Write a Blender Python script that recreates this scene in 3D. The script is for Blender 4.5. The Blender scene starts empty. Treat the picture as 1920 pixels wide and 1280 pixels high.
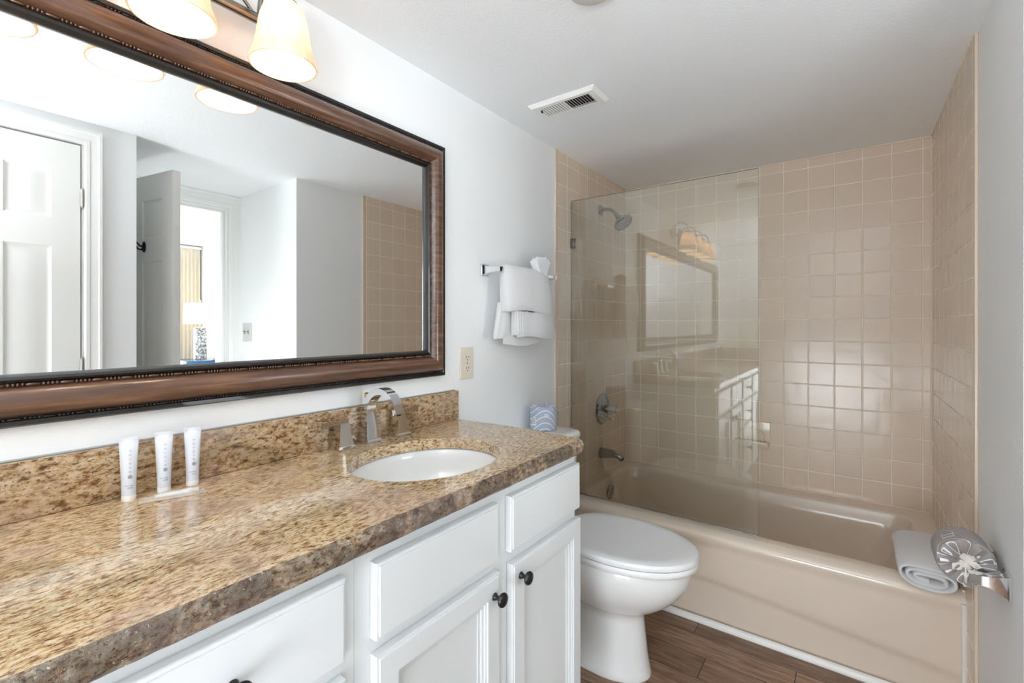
import bpy, bmesh, math, random
from mathutils import Vector, Matrix
random.seed(7)
PI = math.pi
SC = bpy.context.scene
COL = SC.collection

# ------------------------------------------------------------------ camera
cam_d = bpy.data.cameras.new('camera'); cam = bpy.data.objects.new('camera', cam_d); COL.objects.link(cam)
cam.location = (1.1557, 0.0, 1.21)
cam.rotation_euler = (PI/2, 0, 0.6299)
cam_d.sensor_fit = 'HORIZONTAL'; cam_d.sensor_width = 36.0
cam_d.lens = 877.41/1920*36; cam_d.shift_y = -29.17/1920
cam_d.clip_start = 0.01
SC.camera = cam
# ------------------------------------------------------------------ world, lights, exposure
w = bpy.data.worlds.new('sky'); SC.world = w; w.use_nodes = True
w.node_tree.nodes['Background'].inputs[0].default_value = (0.85, 0.92, 1.0, 1)
w.node_tree.nodes['Background'].inputs[1].default_value = 1.5
SC.view_settings.view_transform = 'Standard'; SC.view_settings.look = 'None'
SC.view_settings.exposure = 1.97; SC.view_settings.gamma = 1.0; SC.view_settings.use_curve_mapping = False
SC.cycles.max_bounces = 14; SC.cycles.diffuse_bounces = 12; SC.cycles.glossy_bounces = 8
SC.cycles.transmission_bounces = 10; SC.cycles.transparent_max_bounces = 16
SC.cycles.caustics_reflective = False; SC.cycles.caustics_refractive = False
SC.cycles.sample_clamp_indirect = 6.0
def area(name, loc, rot, sx, sy, power, col):
    d = bpy.data.lights.new(name, 'AREA'); d.shape = 'RECTANGLE'; d.size = sx; d.size_y = sy
    d.energy = power; d.color = col
    o = bpy.data.objects.new(name, d); o.location = loc; o.rotation_euler = rot; COL.objects.link(o); return o
BULB = 7.5          # emission strength of the vanity bulbs
# daylight entering the bedroom through its window
area('window_daylight', (7.10, 1.35, 1.35), (0, PI/2, 0), 1.9, 2.3, 24, (0.93, 0.97, 1.0))
# added fill lights aimed at the ceiling, behind the camera and in the alcove
area('rear_fill_light', (1.15, -0.50, 1.335), (PI, 0, 0), 0.20, 0.20, 5.3, (0.92, 0.96, 1.0))
area('alcove_fill_light', (1.72, 1.12, 0.80), (PI, 0, 0), 0.30, 0.30, 0.8, (0.90, 0.95, 1.0))
# added fill light from an invented window in the end wall behind the camera
area('end_wall_fill_light', (0.98, -1.185, 0.49), (PI/2, 0, 0), 0.80, 0.78, 5.8, (0.88, 0.94, 1.0))

# ------------------------------------------------------------------ helpers
XR, YB, ZCE = 1.4478, 2.788, 2.058
WLOC = {}
class G:
    def __init__(s): s.bm = bmesh.new(); s.mi = 0
    def _f(s, vs, mi=None):
        try:
            f = s.bm.faces.new(vs); f.material_index = s.mi if mi is None else mi; f.smooth = True; return f
        except ValueError: return None
    def box(s, a, b, bev=0.0, seg=2):
        x0,y0,z0 = [min(p,q) for p,q in zip(a,b)]; x1,y1,z1 = [max(p,q) for p,q in zip(a,b)]
        V = [s.bm.verts.new(p) for p in ((x0,y0,z0),(x1,y0,z0),(x1,y1,z0),(x0,y1,z0),(x0,y0,z1),(x1,y0,z1),(x1,y1,z1),(x0,y1,z1))]
        F = [s._f([V[i] for i in q]) for q in ((0,3,2,1),(4,5,6,7),(0,1,5,4),(1,2,6,5),(2,3,7,6),(3,0,4,7))]
        if bev > 0:
            es = list({e for f in F for e in f.edges})
            r = bmesh.ops.bevel(s.bm, geom=es, offset=bev, segments=seg, affect='EDGES', profile=0.5)
            for f in r['faces']: f.smooth = True; f.material_index = s.mi
        return s
    def loft(s, rings, cap0=True, cap1=True, closed=True):
        R = [[s.bm.verts.new(p) for p in r] for r in rings]
        n = len(R[0])
        for a, b in zip(R, R[1:]):
            for i in range(n if closed else n-1):
                j = (i+1) % n
                s._f([a[i], a[j], b[j], b[i]])
        if cap0: s._f(list(reversed(R[0])))
        if cap1: s._f(R[-1])
        return R
    def lathe(s, prof, M, n=32, cap0=True, cap1=True):
        rings = []
        for r, h in prof:
            rings.append([M @ Vector((r*math.cos(2*PI*i/n), r*math.sin(2*PI*i/n), h)) for i in range(n)])
        s.loft(rings, cap0, cap1); return s
    def cyl(s, p0, p1, r0, r1=None, n=20):
        r1 = r0 if r1 is None else r1
        p0 = Vector(p0); p1 = Vector(p1); d = p1-p0
        M = Matrix.Translation(p0) @ d.to_track_quat('Z','Y').to_matrix().to_4x4()
        s.lathe([(r0,0),(r1,d.length)], M, n); return s
    def tube(s, pts, rad, n=12, caps=True):
        pts = [Vector(p) for p in pts]
        if not hasattr(rad,'__len__'): rad = [rad]*len(pts)
        t0 = (pts[1]-pts[0]).normalized()
        up = Vector((0,0,1)) if abs(t0.z) < .9 else Vector((1,0,0))
        nrm = (up - t0*up.dot(t0)).normalized(); rings = []
        for i, p in enumerate(pts):
            t = (pts[min(i+1,len(pts)-1)]-pts[max(i-1,0)]).normalized()
            nrm = (nrm - t*nrm.dot(t)).normalized(); b = t.cross(nrm)
            rings.append([p + (nrm*math.cos(2*PI*k/n)+b*math.sin(2*PI*k/n))*rad[i] for k in range(n)])
        s.loft(rings, caps, caps); return s
    def prism(s, poly, ax, h0, h1):
        def P(a,b,h):
            return {'x':(h,a,b),'y':(a,h,b),'z':(a,b,h)}[ax]
        s.loft([[P(a,b,h0) for a,b in poly],[P(a,b,h1) for a,b in poly]]); return s
    def plate(s, outer, holes, ax, h0, h1):
        """flat plate with holes, thickness h0..h1 along ax"""
        def P(p,h):
            a,b = p; return {'x':(h,a,b),'y':(a,h,b),'z':(a,b,h)}[ax]
        for h in (h0,h1):
            es = []
            for lp in [outer]+holes:
                vs = [s.bm.verts.new(P(p,h)) for p in lp]
                es += [s.bm.edges.new((vs[i],vs[(i+1)%len(vs)])) for i in range(len(vs))]
            r = bmesh.ops.triangle_fill(s.bm, use_beauty=True, use_dissolve=False, edges=es)
            for g in r['geom']:
                if isinstance(g, bmesh.types.BMFace): g.material_index = s.mi; g.smooth = False
        for lp in [outer]+holes:
            s.loft([[P(p,h0) for p in lp],[P(p,h1) for p in lp]], False, False)
        return s
def wloc(o):
    while o is not None:
        if o.name in WLOC: return WLOC[o.name]
        o = o.parent
    return Vector((0,0,0))
def obj(name, g, mats, parent=None, ang=35, local=False, **kw):
    me = bpy.data.meshes.new(name)
    if not kw.get('keepn'): bmesh.ops.recalc_face_normals(g.bm, faces=g.bm.faces)
    if parent is not None and not local:
        bmesh.ops.translate(g.bm, verts=g.bm.verts, vec=-wloc(parent))
    g.bm.to_mesh(me); g.bm.free()
    for m in (mats if isinstance(mats,(list,tuple)) else [mats]): me.materials.append(m)
    me.set_sharp_from_angle(angle=math.radians(ang))
    o = bpy.data.objects.new(name, me); COL.objects.link(o); o.parent = parent
    if kw.get('label'): o['label'] = kw['label']
    return o
def thing(name, loc, label, cat, group=None):
    o = bpy.data.objects.new(name, None); COL.objects.link(o); o.location = loc; o.empty_display_size = .05
    WLOC[o.name] = Vector(loc); o['label'] = label; o['category'] = cat
    if group: o['group'] = group
    return o
def tag(o, label, cat, group=None):
    o['label'] = label; o['category'] = cat
    if group: o['group'] = group
    return o
def struct(o): o['kind'] = 'structure'; return o
def copy_tree(o, parent=None, name=None):
    c = o.copy(); COL.objects.link(c); c.parent = parent
    for ch in list(o.children): copy_tree(ch, c)
    return c
def AX(o, d):     # matrix: z axis towards d at o
    return Matrix.Translation(Vector(o)) @ Vector(d).to_track_quat('Z','Y').to_matrix().to_4x4()

# ------------------------------------------------------------------ materials
def srgb(r,g,b):
    f = lambda c: (c/255/12.92 if c/255 <= .04045 else ((c/255+.055)/1.055)**2.4)
    return (f(r),f(g),f(b),1)
class NT:
    def __init__(s, name):
        s.m = bpy.data.materials.new(name); s.m.use_nodes = True; s.t = s.m.node_tree
        s.p = s.t.nodes['Principled BSDF']; s.out = s.t.nodes['Material Output']
    def n(s, typ, **kw):
        nd = s.t.nodes.new(typ)
        for k,v in kw.items():
            if k.startswith('i_'):
                nd.inputs[int(k[2:]) if k[2:].isdigit() else k[2:]].default_value = v
            else: setattr(nd,k,v)
        return nd
    def l(s, a, b): s.t.links.new(a,b)
    def math(s, op, a, b=None, c=None):
        nd = s.n('ShaderNodeMath', operation=op)
        for i,v in enumerate((a,b,c)):
            if v is None: continue
            if isinstance(v,(int,float)): nd.inputs[i].default_value = v
            else: s.l(v, nd.inputs[i])
        return nd.outputs[0]
    def pos(s): return s.n('ShaderNodeNewGeometry').outputs['Position']
    def noise(s, vec, scale, detail=3, rough=.5, dist=0):
        nd = s.n('ShaderNodeTexNoise'); nd.inputs['Scale'].default_value = scale; nd.inputs['Detail'].default_value = detail
        nd.inputs['Roughness'].default_value = rough; nd.inputs['Distortion'].default_value = dist
        if vec is not None: s.l(vec, nd.inputs['Vector'])
        return nd.outputs[0]
    def mapping(s, vec, rot=(0,0,0), scale=(1,1,1), loc=(0,0,0)):
        nd = s.n('ShaderNodeMapping'); nd.inputs['Rotation'].default_value = rot; nd.inputs['Scale'].default_value = scale
        nd.inputs['Location'].default_value = loc; s.l(vec, nd.inputs['Vector']); return nd.outputs[0]
    def ramp(s, fac, stops, interp='LINEAR'):
        nd = s.n('ShaderNodeValToRGB'); cr = nd.color_ramp; cr.interpolation = interp
        while len(cr.elements) > 1: cr.elements.remove(cr.elements[0])
        cr.elements[0].position = stops[0][0]; cr.elements[0].color = stops[0][1]
        for p,c in stops[1:]:
            e = cr.elements.new(p); e.color = c
        s.l(fac, nd.inputs[0]); return nd.outputs[0]
    def mix(s, fac, a, b, typ='MIX'):
        nd = s.n('ShaderNodeMix', data_type='RGBA', blend_type=typ)
        for inp,v in ((nd.inputs[0],fac),(nd.inputs[6],a),(nd.inputs[7],b)):
            if isinstance(v,(int,float,tuple)): inp.default_value = v
            else: s.l(v,inp)
        return nd.outputs[2]
    def bump(s, h, strength, dist=.001):
        nd = s.n('ShaderNodeBump'); nd.inputs['Strength'].default_value = strength; nd.inputs['Distance'].default_value = dist
        s.l(h, nd.inputs['Height']); s.l(nd.outputs[0], s.p.inputs['Normal']); return nd
    def set(s, **kw):
        for k,v in kw.items():
            k = {'spec':'Specular IOR Level','coat':'Coat Weight','coatr':'Coat Roughness','sheen':'Sheen Weight','emis':'Emission Color','emistr':'Emission Strength','trans':'Transmission Weight','rough':'Roughness','metal':'Metallic','col':'Base Color','ior':'IOR','alpha':'Alpha','sss':'Subsurface Weight'}[k]
            if isinstance(v,(int,float,tuple)): s.p.inputs[k].default_value = v
            else: s.l(v, s.p.inputs[k])
        return s
def simple(name, col, rough=.5, metal=0, bump=None, **kw):
    t = NT(name); t.set(col=col, rough=rough, metal=metal, **kw)
    if bump:
        sc, st, di = bump
        t.bump(t.noise(t.pos(), sc, 4, .6), st, di)
    return t.m
M_wall = simple('wall_paint', srgb(243,245,246), .55, bump=(170,.35,.0012))
M_ceil = simple('ceiling_paint', srgb(241,244,246), .8, bump=(120,.6,.002))
M_white = simple('white_gloss_paint', srgb(240,240,238), .35, bump=(60,.05,.001))
M_door = simple('door_paint', srgb(238,238,235), .4, bump=(220,.12,.0006))
M_cab = simple('cabinet_paint', srgb(222,225,226), .38, bump=(300,.05,.0004))
M_chrome = simple('chrome', (.80,.81,.83,1), .04, 1)
M_chromed = simple('dimmed_chrome', (.42,.43,.44,1), .10, 1)  # colour darkened to stand in for dimmer reflections on the shower fittings
M_nickel = simple('polished_nickel', (.74,.69,.62,1), .07, 1)
M_bronze = simple('dark_bronze', (.27,.245,.22,1), .2, 1)
M_black = simple('black_iron', (.012,.012,.013,1), .32, .3)
M_porc = simple('porcelain', srgb(232,233,232), .08, coat=.4)
M_caulk = simple('caulk', srgb(232,220,204), .5)
M_plasticw = simple('white_plastic', srgb(236,237,238), .3)
M_almond = simple('almond_plastic', srgb(226,219,204), .35)
M_gray = simple('grey_print', srgb(150,152,156), .5)
M_dark = simple('dark_void', (.01,.01,.01,1), .8)
M_towel = simple('terry_cloth', srgb(247,248,250), .95, bump=(700,1.0,.003), sheen=.3)
M_tubs = None
t = NT('tub_enamel'); t.set(col=srgb(226,212,196), rough=.13, coat=.3); M_tub = t.m
t = NT('paper_core'); t.set(col=srgb(238,232,220), rough=.8); M_tissue = t.m

def tile_mat(name, a1, off1, a2, off2, T=.109):
    t = NT(name); sep = t.n('ShaderNodeSeparateXYZ'); t.l(t.pos(), sep.inputs[0])
    ids = []; ds = []; fs = []
    for a,off in ((a1,off1),(a2,off2)):
        u = t.math('DIVIDE', t.math('SUBTRACT', sep.outputs[a], off), T)
        f = t.math('FRACT', u); ids.append(t.math('FLOOR', u)); fs.append(f)
        ds.append(t.math('MULTIPLY', t.math('MINIMUM', f, t.math('SUBTRACT',1.0,f)), T))
    d = t.math('MINIMUM', ds[0], ds[1])
    def ss(lo,hi):
        n = t.n('ShaderNodeMapRange', interpolation_type='SMOOTHSTEP'); t.l(d, n.inputs[0])
        n.inputs[1].default_value = lo; n.inputs[2].default_value = hi; return n.outputs[0]
    mask = ss(.0012,.0021); hgt = ss(.0008,.0040)
    cb = t.n('ShaderNodeCombineXYZ'); t.l(ids[0], cb.inputs[0]); t.l(ids[1], cb.inputs[1])
    wn = t.n('ShaderNodeTexWhiteNoise', noise_dimensions='3D'); t.l(cb.outputs[0], wn.inputs[0])
    var = t.n('ShaderNodeMapRange'); t.l(wn.outputs[0], var.inputs[0]); var.inputs[3].default_value = .0; var.inputs[4].default_value = 1.0
    tc = t.mix(var.outputs[0], srgb(230,213,193), srgb(225,209,192))
    sp = t.noise(t.pos(), 900, 2, .6)
    tc = t.mix(t.math('MULTIPLY', sp, .22), tc, srgb(203,186,166))
    t.set(col=t.mix(mask, srgb(252,243,228), tc))
    rr = t.n('ShaderNodeMapRange'); t.l(mask, rr.inputs[0]); rr.inputs[3].default_value=.5; rr.inputs[4].default_value=.19
    t.set(rough=rr.outputs[0])
    wsep = t.n('ShaderNodeSeparateColor'); t.l(wn.outputs[1], wsep.inputs[0])
    tilt = 0
    h = t.math('MULTIPLY', hgt, .0011)
    for i in (0,1):
        k = t.math('MULTIPLY', t.math('SUBTRACT', wsep.outputs[i], .5), .0007)
        h = t.math('ADD', h, t.math('MULTIPLY', t.math('SUBTRACT', fs[i], .5), k))
    h = t.math('ADD', h, t.math('MULTIPLY', t.noise(t.pos(), 14, 2, .5), .0012))
    b = t.bump(h, 1.0, 1.0)
    return t.m
M_tile_back = tile_mat('tile_back', 0, 1.409, 2, .0441)
M_tile_left = tile_mat('tile_left', 1, 2.041, 2, .0441)
M_tile_right = tile_mat('tile_right', 1, 2.021, 2, .0441)
M_bull = simple('bullnose_tile', srgb(226,208,186), .15)

def granite(name, rot, sc, edge=0.0, tint=None):
    t = NT(name); P = t.pos()
    warp = t.noise(P, 9, 3, .5)
    cv = t.n('ShaderNodeCombineXYZ'); t.l(t.math('MULTIPLY', warp, .05), cv.inputs[0]); t.l(t.math('MULTIPLY', warp, .02), cv.inputs[2])
    add = t.n('ShaderNodeVectorMath', operation='ADD'); t.l(P, add.inputs[0]); t.l(cv.outputs[0], add.inputs[1])
    A = t.mapping(add.outputs[0], rot, sc)
    n1 = t.noise(A, 1.0, 9, .66)
    c1 = t.ramp(n1, [(.30, srgb(78,56,42)),(.385, srgb(132,98,66)),(.44, srgb(182,146,104)),(.49, srgb(212,186,142)),(.56, srgb(228,210,174)),(.70, srgb(240,230,210))])
    B = t.mapping(add.outputs[0], rot, tuple(2.6*q for q in sc), (3.1,5.2,1.7))
    n2 = t.noise(B, 1.0, 6, .62)
    d = t.ramp(n2, [(.385, (1,1,1,1)),(.42, (0,0,0,1))])
    c2 = t.mix(t.math('MULTIPLY', d, .88), c1, srgb(84,52,36))
    n3 = t.noise(P, 4.2, 3, .55, .6)
    pk = t.ramp(n3, [(.50,(0,0,0,1)),(.62,(1,1,1,1))])
    c3 = t.mix(t.math('MULTIPLY', pk, .38), c2, srgb(214,190,178))
    n4 = t.noise(P, 6.5, 6, .7, 1.0)
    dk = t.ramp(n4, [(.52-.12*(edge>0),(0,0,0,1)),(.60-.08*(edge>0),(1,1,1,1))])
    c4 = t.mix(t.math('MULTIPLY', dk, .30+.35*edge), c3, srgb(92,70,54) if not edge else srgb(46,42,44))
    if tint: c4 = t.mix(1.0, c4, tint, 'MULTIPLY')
    n5 = t.noise(P, 260, 4, .6)
    fl = t.ramp(n5, [(.64,(0,0,0,1)),(.70,(1,1,1,1))])
    c5 = t.mix(t.math('MULTIPLY', fl, .45), c4, srgb(246,238,220))
    t.set(col=c5, rough=.10 if not edge else .25, coat=.3)
    if edge: t.bump(t.noise(P, 70, 5, .7), .8, .004)
    return t.m
M_gran_top = granite('granite_top', (0,0,.08), (190,60,190), 0.0, (.90,.87,.86,1))
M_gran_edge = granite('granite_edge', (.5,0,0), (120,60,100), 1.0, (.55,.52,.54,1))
M_gran_bs = granite('granite_splash', (.62,0,0), (120,52,110), 0.0, (.68,.61,.57,1))

def wood_frame():
    t = NT('frame_wood'); P = t.pos()
    A = t.mapping(P, (0,0,0), (40,4,60))
    n = t.noise(A, 1.4, 6, .62)
    n2 = t.noise(P, 7, 4, .6)
    c = t.ramp(n, [(.28, srgb(50,29,20)),(.5, srgb(98,64,44)),(.72, srgb(142,102,72))])
    c = t.mix(t.math('MULTIPLY', n2, .55), c, srgb(80,54,42))
    t.set(col=c, rough=.34, coat=.9, coatr=.16)
    t.bump(n, .12, .001)
    return t.m
M_frame = wood_frame()
M_framedk = simple('frame_dark', srgb(26,22,21), .28, bump=(400,.4,.001), coat=.3)
M_bead = simple('frame_bead', srgb(96,70,54), .20, .5, coat=.5)
M_mirror = simple('mirror_silver', (.93,.945,.94,1), .0, 1)

def planks():
    t = NT('floor_planks'); P = t.pos(); sep = t.n('ShaderNodeSeparateXYZ'); t.l(P, sep.inputs[0])
    W, L = .118, .62
    r = t.math('DIVIDE', t.math('SUBTRACT', sep.outputs[1], .022), W); rid = t.math('FLOOR', r); rf = t.math('FRACT', r)
    xx = t.math('DIVIDE', t.math('ADD', sep.outputs[0], t.math('MULTIPLY', rid, .347)), L)
    cid = t.math('FLOOR', xx); cf = t.math('FRACT', xx)
    dy = t.math('MULTIPLY', t.math('MINIMUM', rf, t.math('SUBTRACT',1.0,rf)), W)
    dx = t.math('MULTIPLY', t.math('MINIMUM', cf, t.math('SUBTRACT',1.0,cf)), L)
    d = t.math('MINIMUM', dx, dy)
    mr = t.n('ShaderNodeMapRange', interpolation_type='SMOOTHSTEP'); t.l(d, mr.inputs[0]); mr.inputs[1].default_value=.0008; mr.inputs[2].default_value=.0022
    cb = t.n('ShaderNodeCombineXYZ'); t.l(rid, cb.inputs[0]); t.l(cid, cb.inputs[1])
    wn = t.n('ShaderNodeTexWhiteNoise', noise_dimensions='3D'); t.l(cb.outputs[0], wn.inputs[0])
    va = t.n('ShaderNodeVectorMath', operation='ADD'); t.l(P, va.inputs[0]); t.l(wn.outputs[1], va.inputs[1])
    g1 = t.noise(t.mapping(va.outputs[0], (0,0,0), (7,60,1)), 1.0, 7, .65, .5)
    g2 = t.noise(t.mapping(va.outputs[0], (0,0,0), (150,12,1)), 1.0, 3, .6)
    c = t.ramp(g1, [(.28, srgb(84,60,47)),(.5, srgb(140,108,86)),(.72, srgb(182,152,128))])
    c = t.mix(t.math('MULTIPLY', g2, .35), c, srgb(160,132,110))
    hs = t.n('ShaderNodeHueSaturation'); t.l(c, hs.inputs['Color'])
    t.l(t.math('ADD', .75, t.math('MULTIPLY', wn.outputs[0], .45)), hs.inputs['Value'])
    t.set(col=t.mix(mr.outputs[0], srgb(48,34,27), hs.outputs[0]), rough=.42)
    t.bump(t.math('ADD', mr.outputs[0], t.math('MULTIPLY', g1, .3)), .5, .0015)
    return t.m
M_floor = planks()

def glass_mat():
    t = NT('shower_glass'); t.t.nodes.remove(t.p)
    tr = t.n('ShaderNodeBsdfTransparent'); tr.inputs[0].default_value = (.965,.98,.965,1)
    gl = t.n('ShaderNodeBsdfGlossy'); gl.inputs['Roughness'].default_value = 0.0
    fr = t.n('ShaderNodeFresnel'); fr.inputs[0].default_value = 1.80
    mx = t.n('ShaderNodeMixShader'); t.l(t.math('MULTIPLY', fr.outputs[0], 1.0), mx.inputs[0]); t.l(tr.outputs[0], mx.inputs[1]); t.l(gl.outputs[0], mx.inputs[2])
    t.l(mx.outputs[0], t.out.inputs[0]); return t.m
M_glass = glass_mat()
t = NT('glass_edge'); t.set(col=(.10,.13,.10,1), rough=.15); M_gedge = t.m
def film_mat(name, tint, frac):
    t = NT(name); P = t.t.nodes['Principled BSDF']
    t.set(col=tint, rough=.18)
    tr = t.n('ShaderNodeBsdfTransparent'); mx = t.n('ShaderNodeMixShader'); mx.inputs[0].default_value = frac
    t.l(tr.outputs[0], mx.inputs[1]); t.l(P.outputs[0], mx.inputs[2]); t.l(mx.outputs[0], t.out.inputs[0]); return t
M_film = film_mat('clear_film', (.9,.86,.8,1), .30).m
M_acryl = film_mat('clear_acrylic', (.85,.85,.82,1), .45).m

def shade_mat():
    t = NT('alabaster_glass'); P = t.pos()
    v = t.noise(P, 9, 5, .6, 2.5)
    vein = t.ramp(v, [(.47,(0,0,0,1)),(.5,(1,1,1,1)),(.53,(0,0,0,1))])
    cl = t.noise(P, 16, 4, .6)
    c = t.mix(cl, srgb(250,238,218), srgb(242,222,194))
    c = t.mix(t.math('MULTIPLY', vein, .3), c, srgb(200,164,122))
    tl = t.n('ShaderNodeBsdfTranslucent'); t.l(c, tl.inputs[0])
    t.set(col=c, rough=.12)
    mx = t.n('ShaderNodeMixShader'); mx.inputs[0].default_value = .30
    t.l(t.p.outputs[0], mx.inputs[1]); t.l(tl.outputs[0], mx.inputs[2]); t.l(mx.outputs[0], t.out.inputs[0]); return t.m
M_shade = shade_mat()
t = NT('lit_bulb'); t.set(col=(1,1,1,1), emis=(1.0,.965,.92,1), emistr=BULB); M_bulb = t.m
def wrap_mat(name, base, ax, sc):
    """printed wrapper: white wavy stripes over a pale ground (object-space waves)"""
    t = NT(name); tc = t.n('ShaderNodeTexCoord').outputs['Object']
    sep = t.n('ShaderNodeSeparateXYZ'); t.l(tc, sep.inputs[0])
    a = t.math('ARCTAN2', sep.outputs[{'z':1,'y':2}[ax]], sep.outputs[0])
    hh = sep.outputs[{'z':2,'y':1}[ax]]
    s = t.math('ADD', t.math('MULTIPLY', hh, sc), t.math('MULTIPLY', t.math('SINE', t.math('MULTIPLY', a, 2.0)), 1.1))
    s = t.math('ADD', s, t.math('MULTIPLY', a, .35))
    f = t.math('FRACT', s)
    st = t.ramp(f, [(.0,(1,1,1,1)),(.10,(1,1,1,1)),(.16,(0,0,0,1)),(.94,(0,0,0,1)),(1.0,(1,1,1,1))])
    t.set(col=t.mix(st, base, srgb(244,244,248)), rough=.6)
    t.bump(t.noise(tc, 60, 3, .5), .3, .002)
    return t.m

# ------------------------------------------------------------------ room shell
def structbox(name, mat, boxes, parent=None, bev=0):
    g = G()
    for a,b in boxes: g.box(a,b,bev)
    o = obj(name, g, mat, parent)
    if parent is None: struct(o)
    return o
YE = -1.22   # end wall behind the camera
structbox('floor', M_floor, [((0,YE,-.06),(2.26,2.90,0))])
structbox('ceiling', M_ceil, [((-.1,YE-.1,ZCE),(2.15,2.90,ZCE+.08))])
structbox('wall_left', M_wall, [((-.1,YE,0),(0,2.90,ZCE))])
structbox('wall_back', M_tile_back, [((0,YB,.30),(XR,YB+.1,ZCE))])
structbox('wall_rear', M_wall, [((-.1,YE-.1,0),(2.26,YE,ZCE))])
# right wall: closet part with its door opening, alcove, return and shower part
structbox('wall_right', M_wall, [((XR,YE,0),(XR+.11,-.105,ZCE)), ((XR,-.105,1.960),(XR+.11,.520,ZCE)), ((XR,.520,0),(XR+.11,.699,ZCE)),
                                  ((XR+.11,.62,0),(2.15,.699,ZCE))])
structbox('wall_corner', M_wall, [((XR,1.440,0),(2.15,1.56,ZCE)), ((XR,1.56,0),(XR+.11,2.90,ZCE))])
BZ = 2.44
structbox('wall_bedroom_door', M_wall, [((2.15,.699,0),(2.26,.745,BZ)), ((2.15,.745,1.973),(2.26,1.375,BZ)), ((2.15,1.375,0),(2.26,3.14,BZ)), ((2.15,-1.2,0),(2.26,.699,BZ))])
structbox('wall_bedroom_head', M_wall, [((2.26,3.04,0),(7.3,3.14,BZ))])
structbox('wall_bedroom_side', M_wall, [((2.26,-1.3,0),(7.3,-1.2,BZ))])
structbox('wall_bedroom_window', M_wall, [((7.18,-1.2,0),(7.3,.25,BZ)), ((7.18,.25,2.25),(7.3,2.45,BZ)), ((7.18,.25,0),(7.3,2.45,.5)), ((7.18,2.45,0),(7.3,3.04,BZ))])
structbox('ceiling_bedroom', M_ceil, [((2.15,-1.3,BZ),(7.3,3.14,BZ+.08))])
carpet = simple('carpet', srgb(190,180,166), .95, bump=(300,.8,.004))
structbox('floor_bedroom', carpet, [((2.26,-1.2,-.06),(7.3,3.04,0))])
g = G(); 
for a,b in (((7.19,.25,.5),(7.26,.30,2.25)),((7.19,2.40,.5),(7.26,2.45,2.25)),((7.19,.30,.5),(7.26,2.40,.55)),((7.19,.30,2.20),(7.26,2.40,2.25)),((7.20,1.33,.55),(7.25,1.37,2.20))): g.box(a,b,.003)
o = struct(obj('window_1', g, M_white))
g = G(); g.box((7.222,.30,.55),(7.228,2.40,2.20)); obj('pane', g, M_glass, o)
g = G()
for a,b in (((.54,YE-.002,.05),(.58,YE+.02,.93)),((1.38,YE-.002,.05),(1.42,YE+.02,.93)),((.58,YE-.002,.05),(1.38,YE+.02,.09)),((.58,YE-.002,.89),(1.38,YE+.02,.93))): g.box(a,b,.003)
o = struct(obj('fill_window', g, M_white))  # invented window, added around the end-wall fill light
g = G(); g.box((.58,YE,.09),(1.38,YE+.008,.89)); obj('fill_pane', g, simple('fill_pane_white', srgb(236,240,242), .6), o)
# tile surround on the side walls (8 mm proud of the paint)
for nm,mat,x0,x1,y0 in (('wall_shower_left',M_tile_left,0.0,.008,1.950),('wall_shower_right',M_tile_right,XR-.008,XR,1.905)):
    g = G(); g.box((x0,y0,.30),(x1,YB,ZCE)); 
    if nm.endswith('right'): g.box((x0,y0,0),(x1,2.02,.30))
    o = struct(obj(nm, g, mat))
    g = G(); g.box((x0,y0-.022,0 if nm.endswith('right') else .30),(x1+(0.0),y0,ZCE),.003); obj('bullnose_edge', g, M_bull, o)
# caulk lines: tub to tile, corners, ceiling line
g = G()
g.box((.008,YB-.006,.370),(XR-.008,YB,.378),.002); g.box((.006,2.03,.370),(.014,YB,.378),.002); g.box((XR-.014,2.03,.370),(XR-.006,YB,.378),.002)
g.box((.006,YB-.006,.37),(.013,YB,ZCE),.002); g.box((XR-.0135,YB-.006,.37),(XR-.006,YB,ZCE),.002)
g.box((.006,YB-.006,ZCE-.006),(XR-.006,YB,ZCE),.002)
g.box((XR-.012,1.95,ZCE-.005),(XR-.002,YB,ZCE),.002); g.box((.002,1.95,ZCE-.005),(.012,YB,ZCE),.002)
struct(obj('trim_1', g, M_caulk))
g = G(); pts = []
for k in range(24):
    z = .02+.325*k/23; pts.append((XR-.012, 2.006+random.uniform(-.0012,.0012), z))
g.tube(pts, [.007+random.uniform(-.001,.0015) for _ in pts], 8)
struct(obj('trim_2', g, simple('white_caulk', srgb(236,232,226), .5)))
g = G(); g.prism([(2.004,0),(1.990,0),(1.990,.010),(1.996,.019),(2.004,.022)],'x',.0,XR-.006); struct(obj('baseboard_tub', g, M_white))
# closet door casing and bedroom doorway casing
def casing(name, boxes):
    g = G()
    for a,b in boxes: g.box(a,b,.004)
    return struct(obj(name,g,M_white))
def casing_u(name, P, N, y0, y1, zt, wd, extra, z1=None):
    """mitred casing around an opening y0..y1 up to zt; plane x=P, facing N"""
    g=G(); N=Vector(N); top=(z1 or zt+wd)
    for sgn,ya in ((1,y1),(-1,y0)):
        pass
    prof=[(0,0),(0,.010),(.006,.013),(.30*wd,.013),(.36*wd,.011),(.78*wd,.014),(.84*wd,.018),(wd,.018),(wd,0)]
    sec=[]
    for o_,d in prof:
        zt_=zt+o_*(top-zt)/wd
        sec.append([Vector((P,y0-o_,0))+N*d,Vector((P,y0-o_,zt_))+N*d,Vector((P,y1+o_,zt_))+N*d,Vector((P,y1+o_,0))+N*d])
    g.loft(sec,False,False,closed=False)
    for a,b in extra: g.box(a,b)
    return struct(obj(name,g,M_white,None,20))
casing_u('trim_3', XR-.0003, (-1,0,0), -.107,.522,1.962,.056, [((XR+.001,.516,0),(XR+.09,.5195,1.9595)), ((XR+.001,-.1045,0),(XR+.09,-.101,1.9595))])
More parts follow.
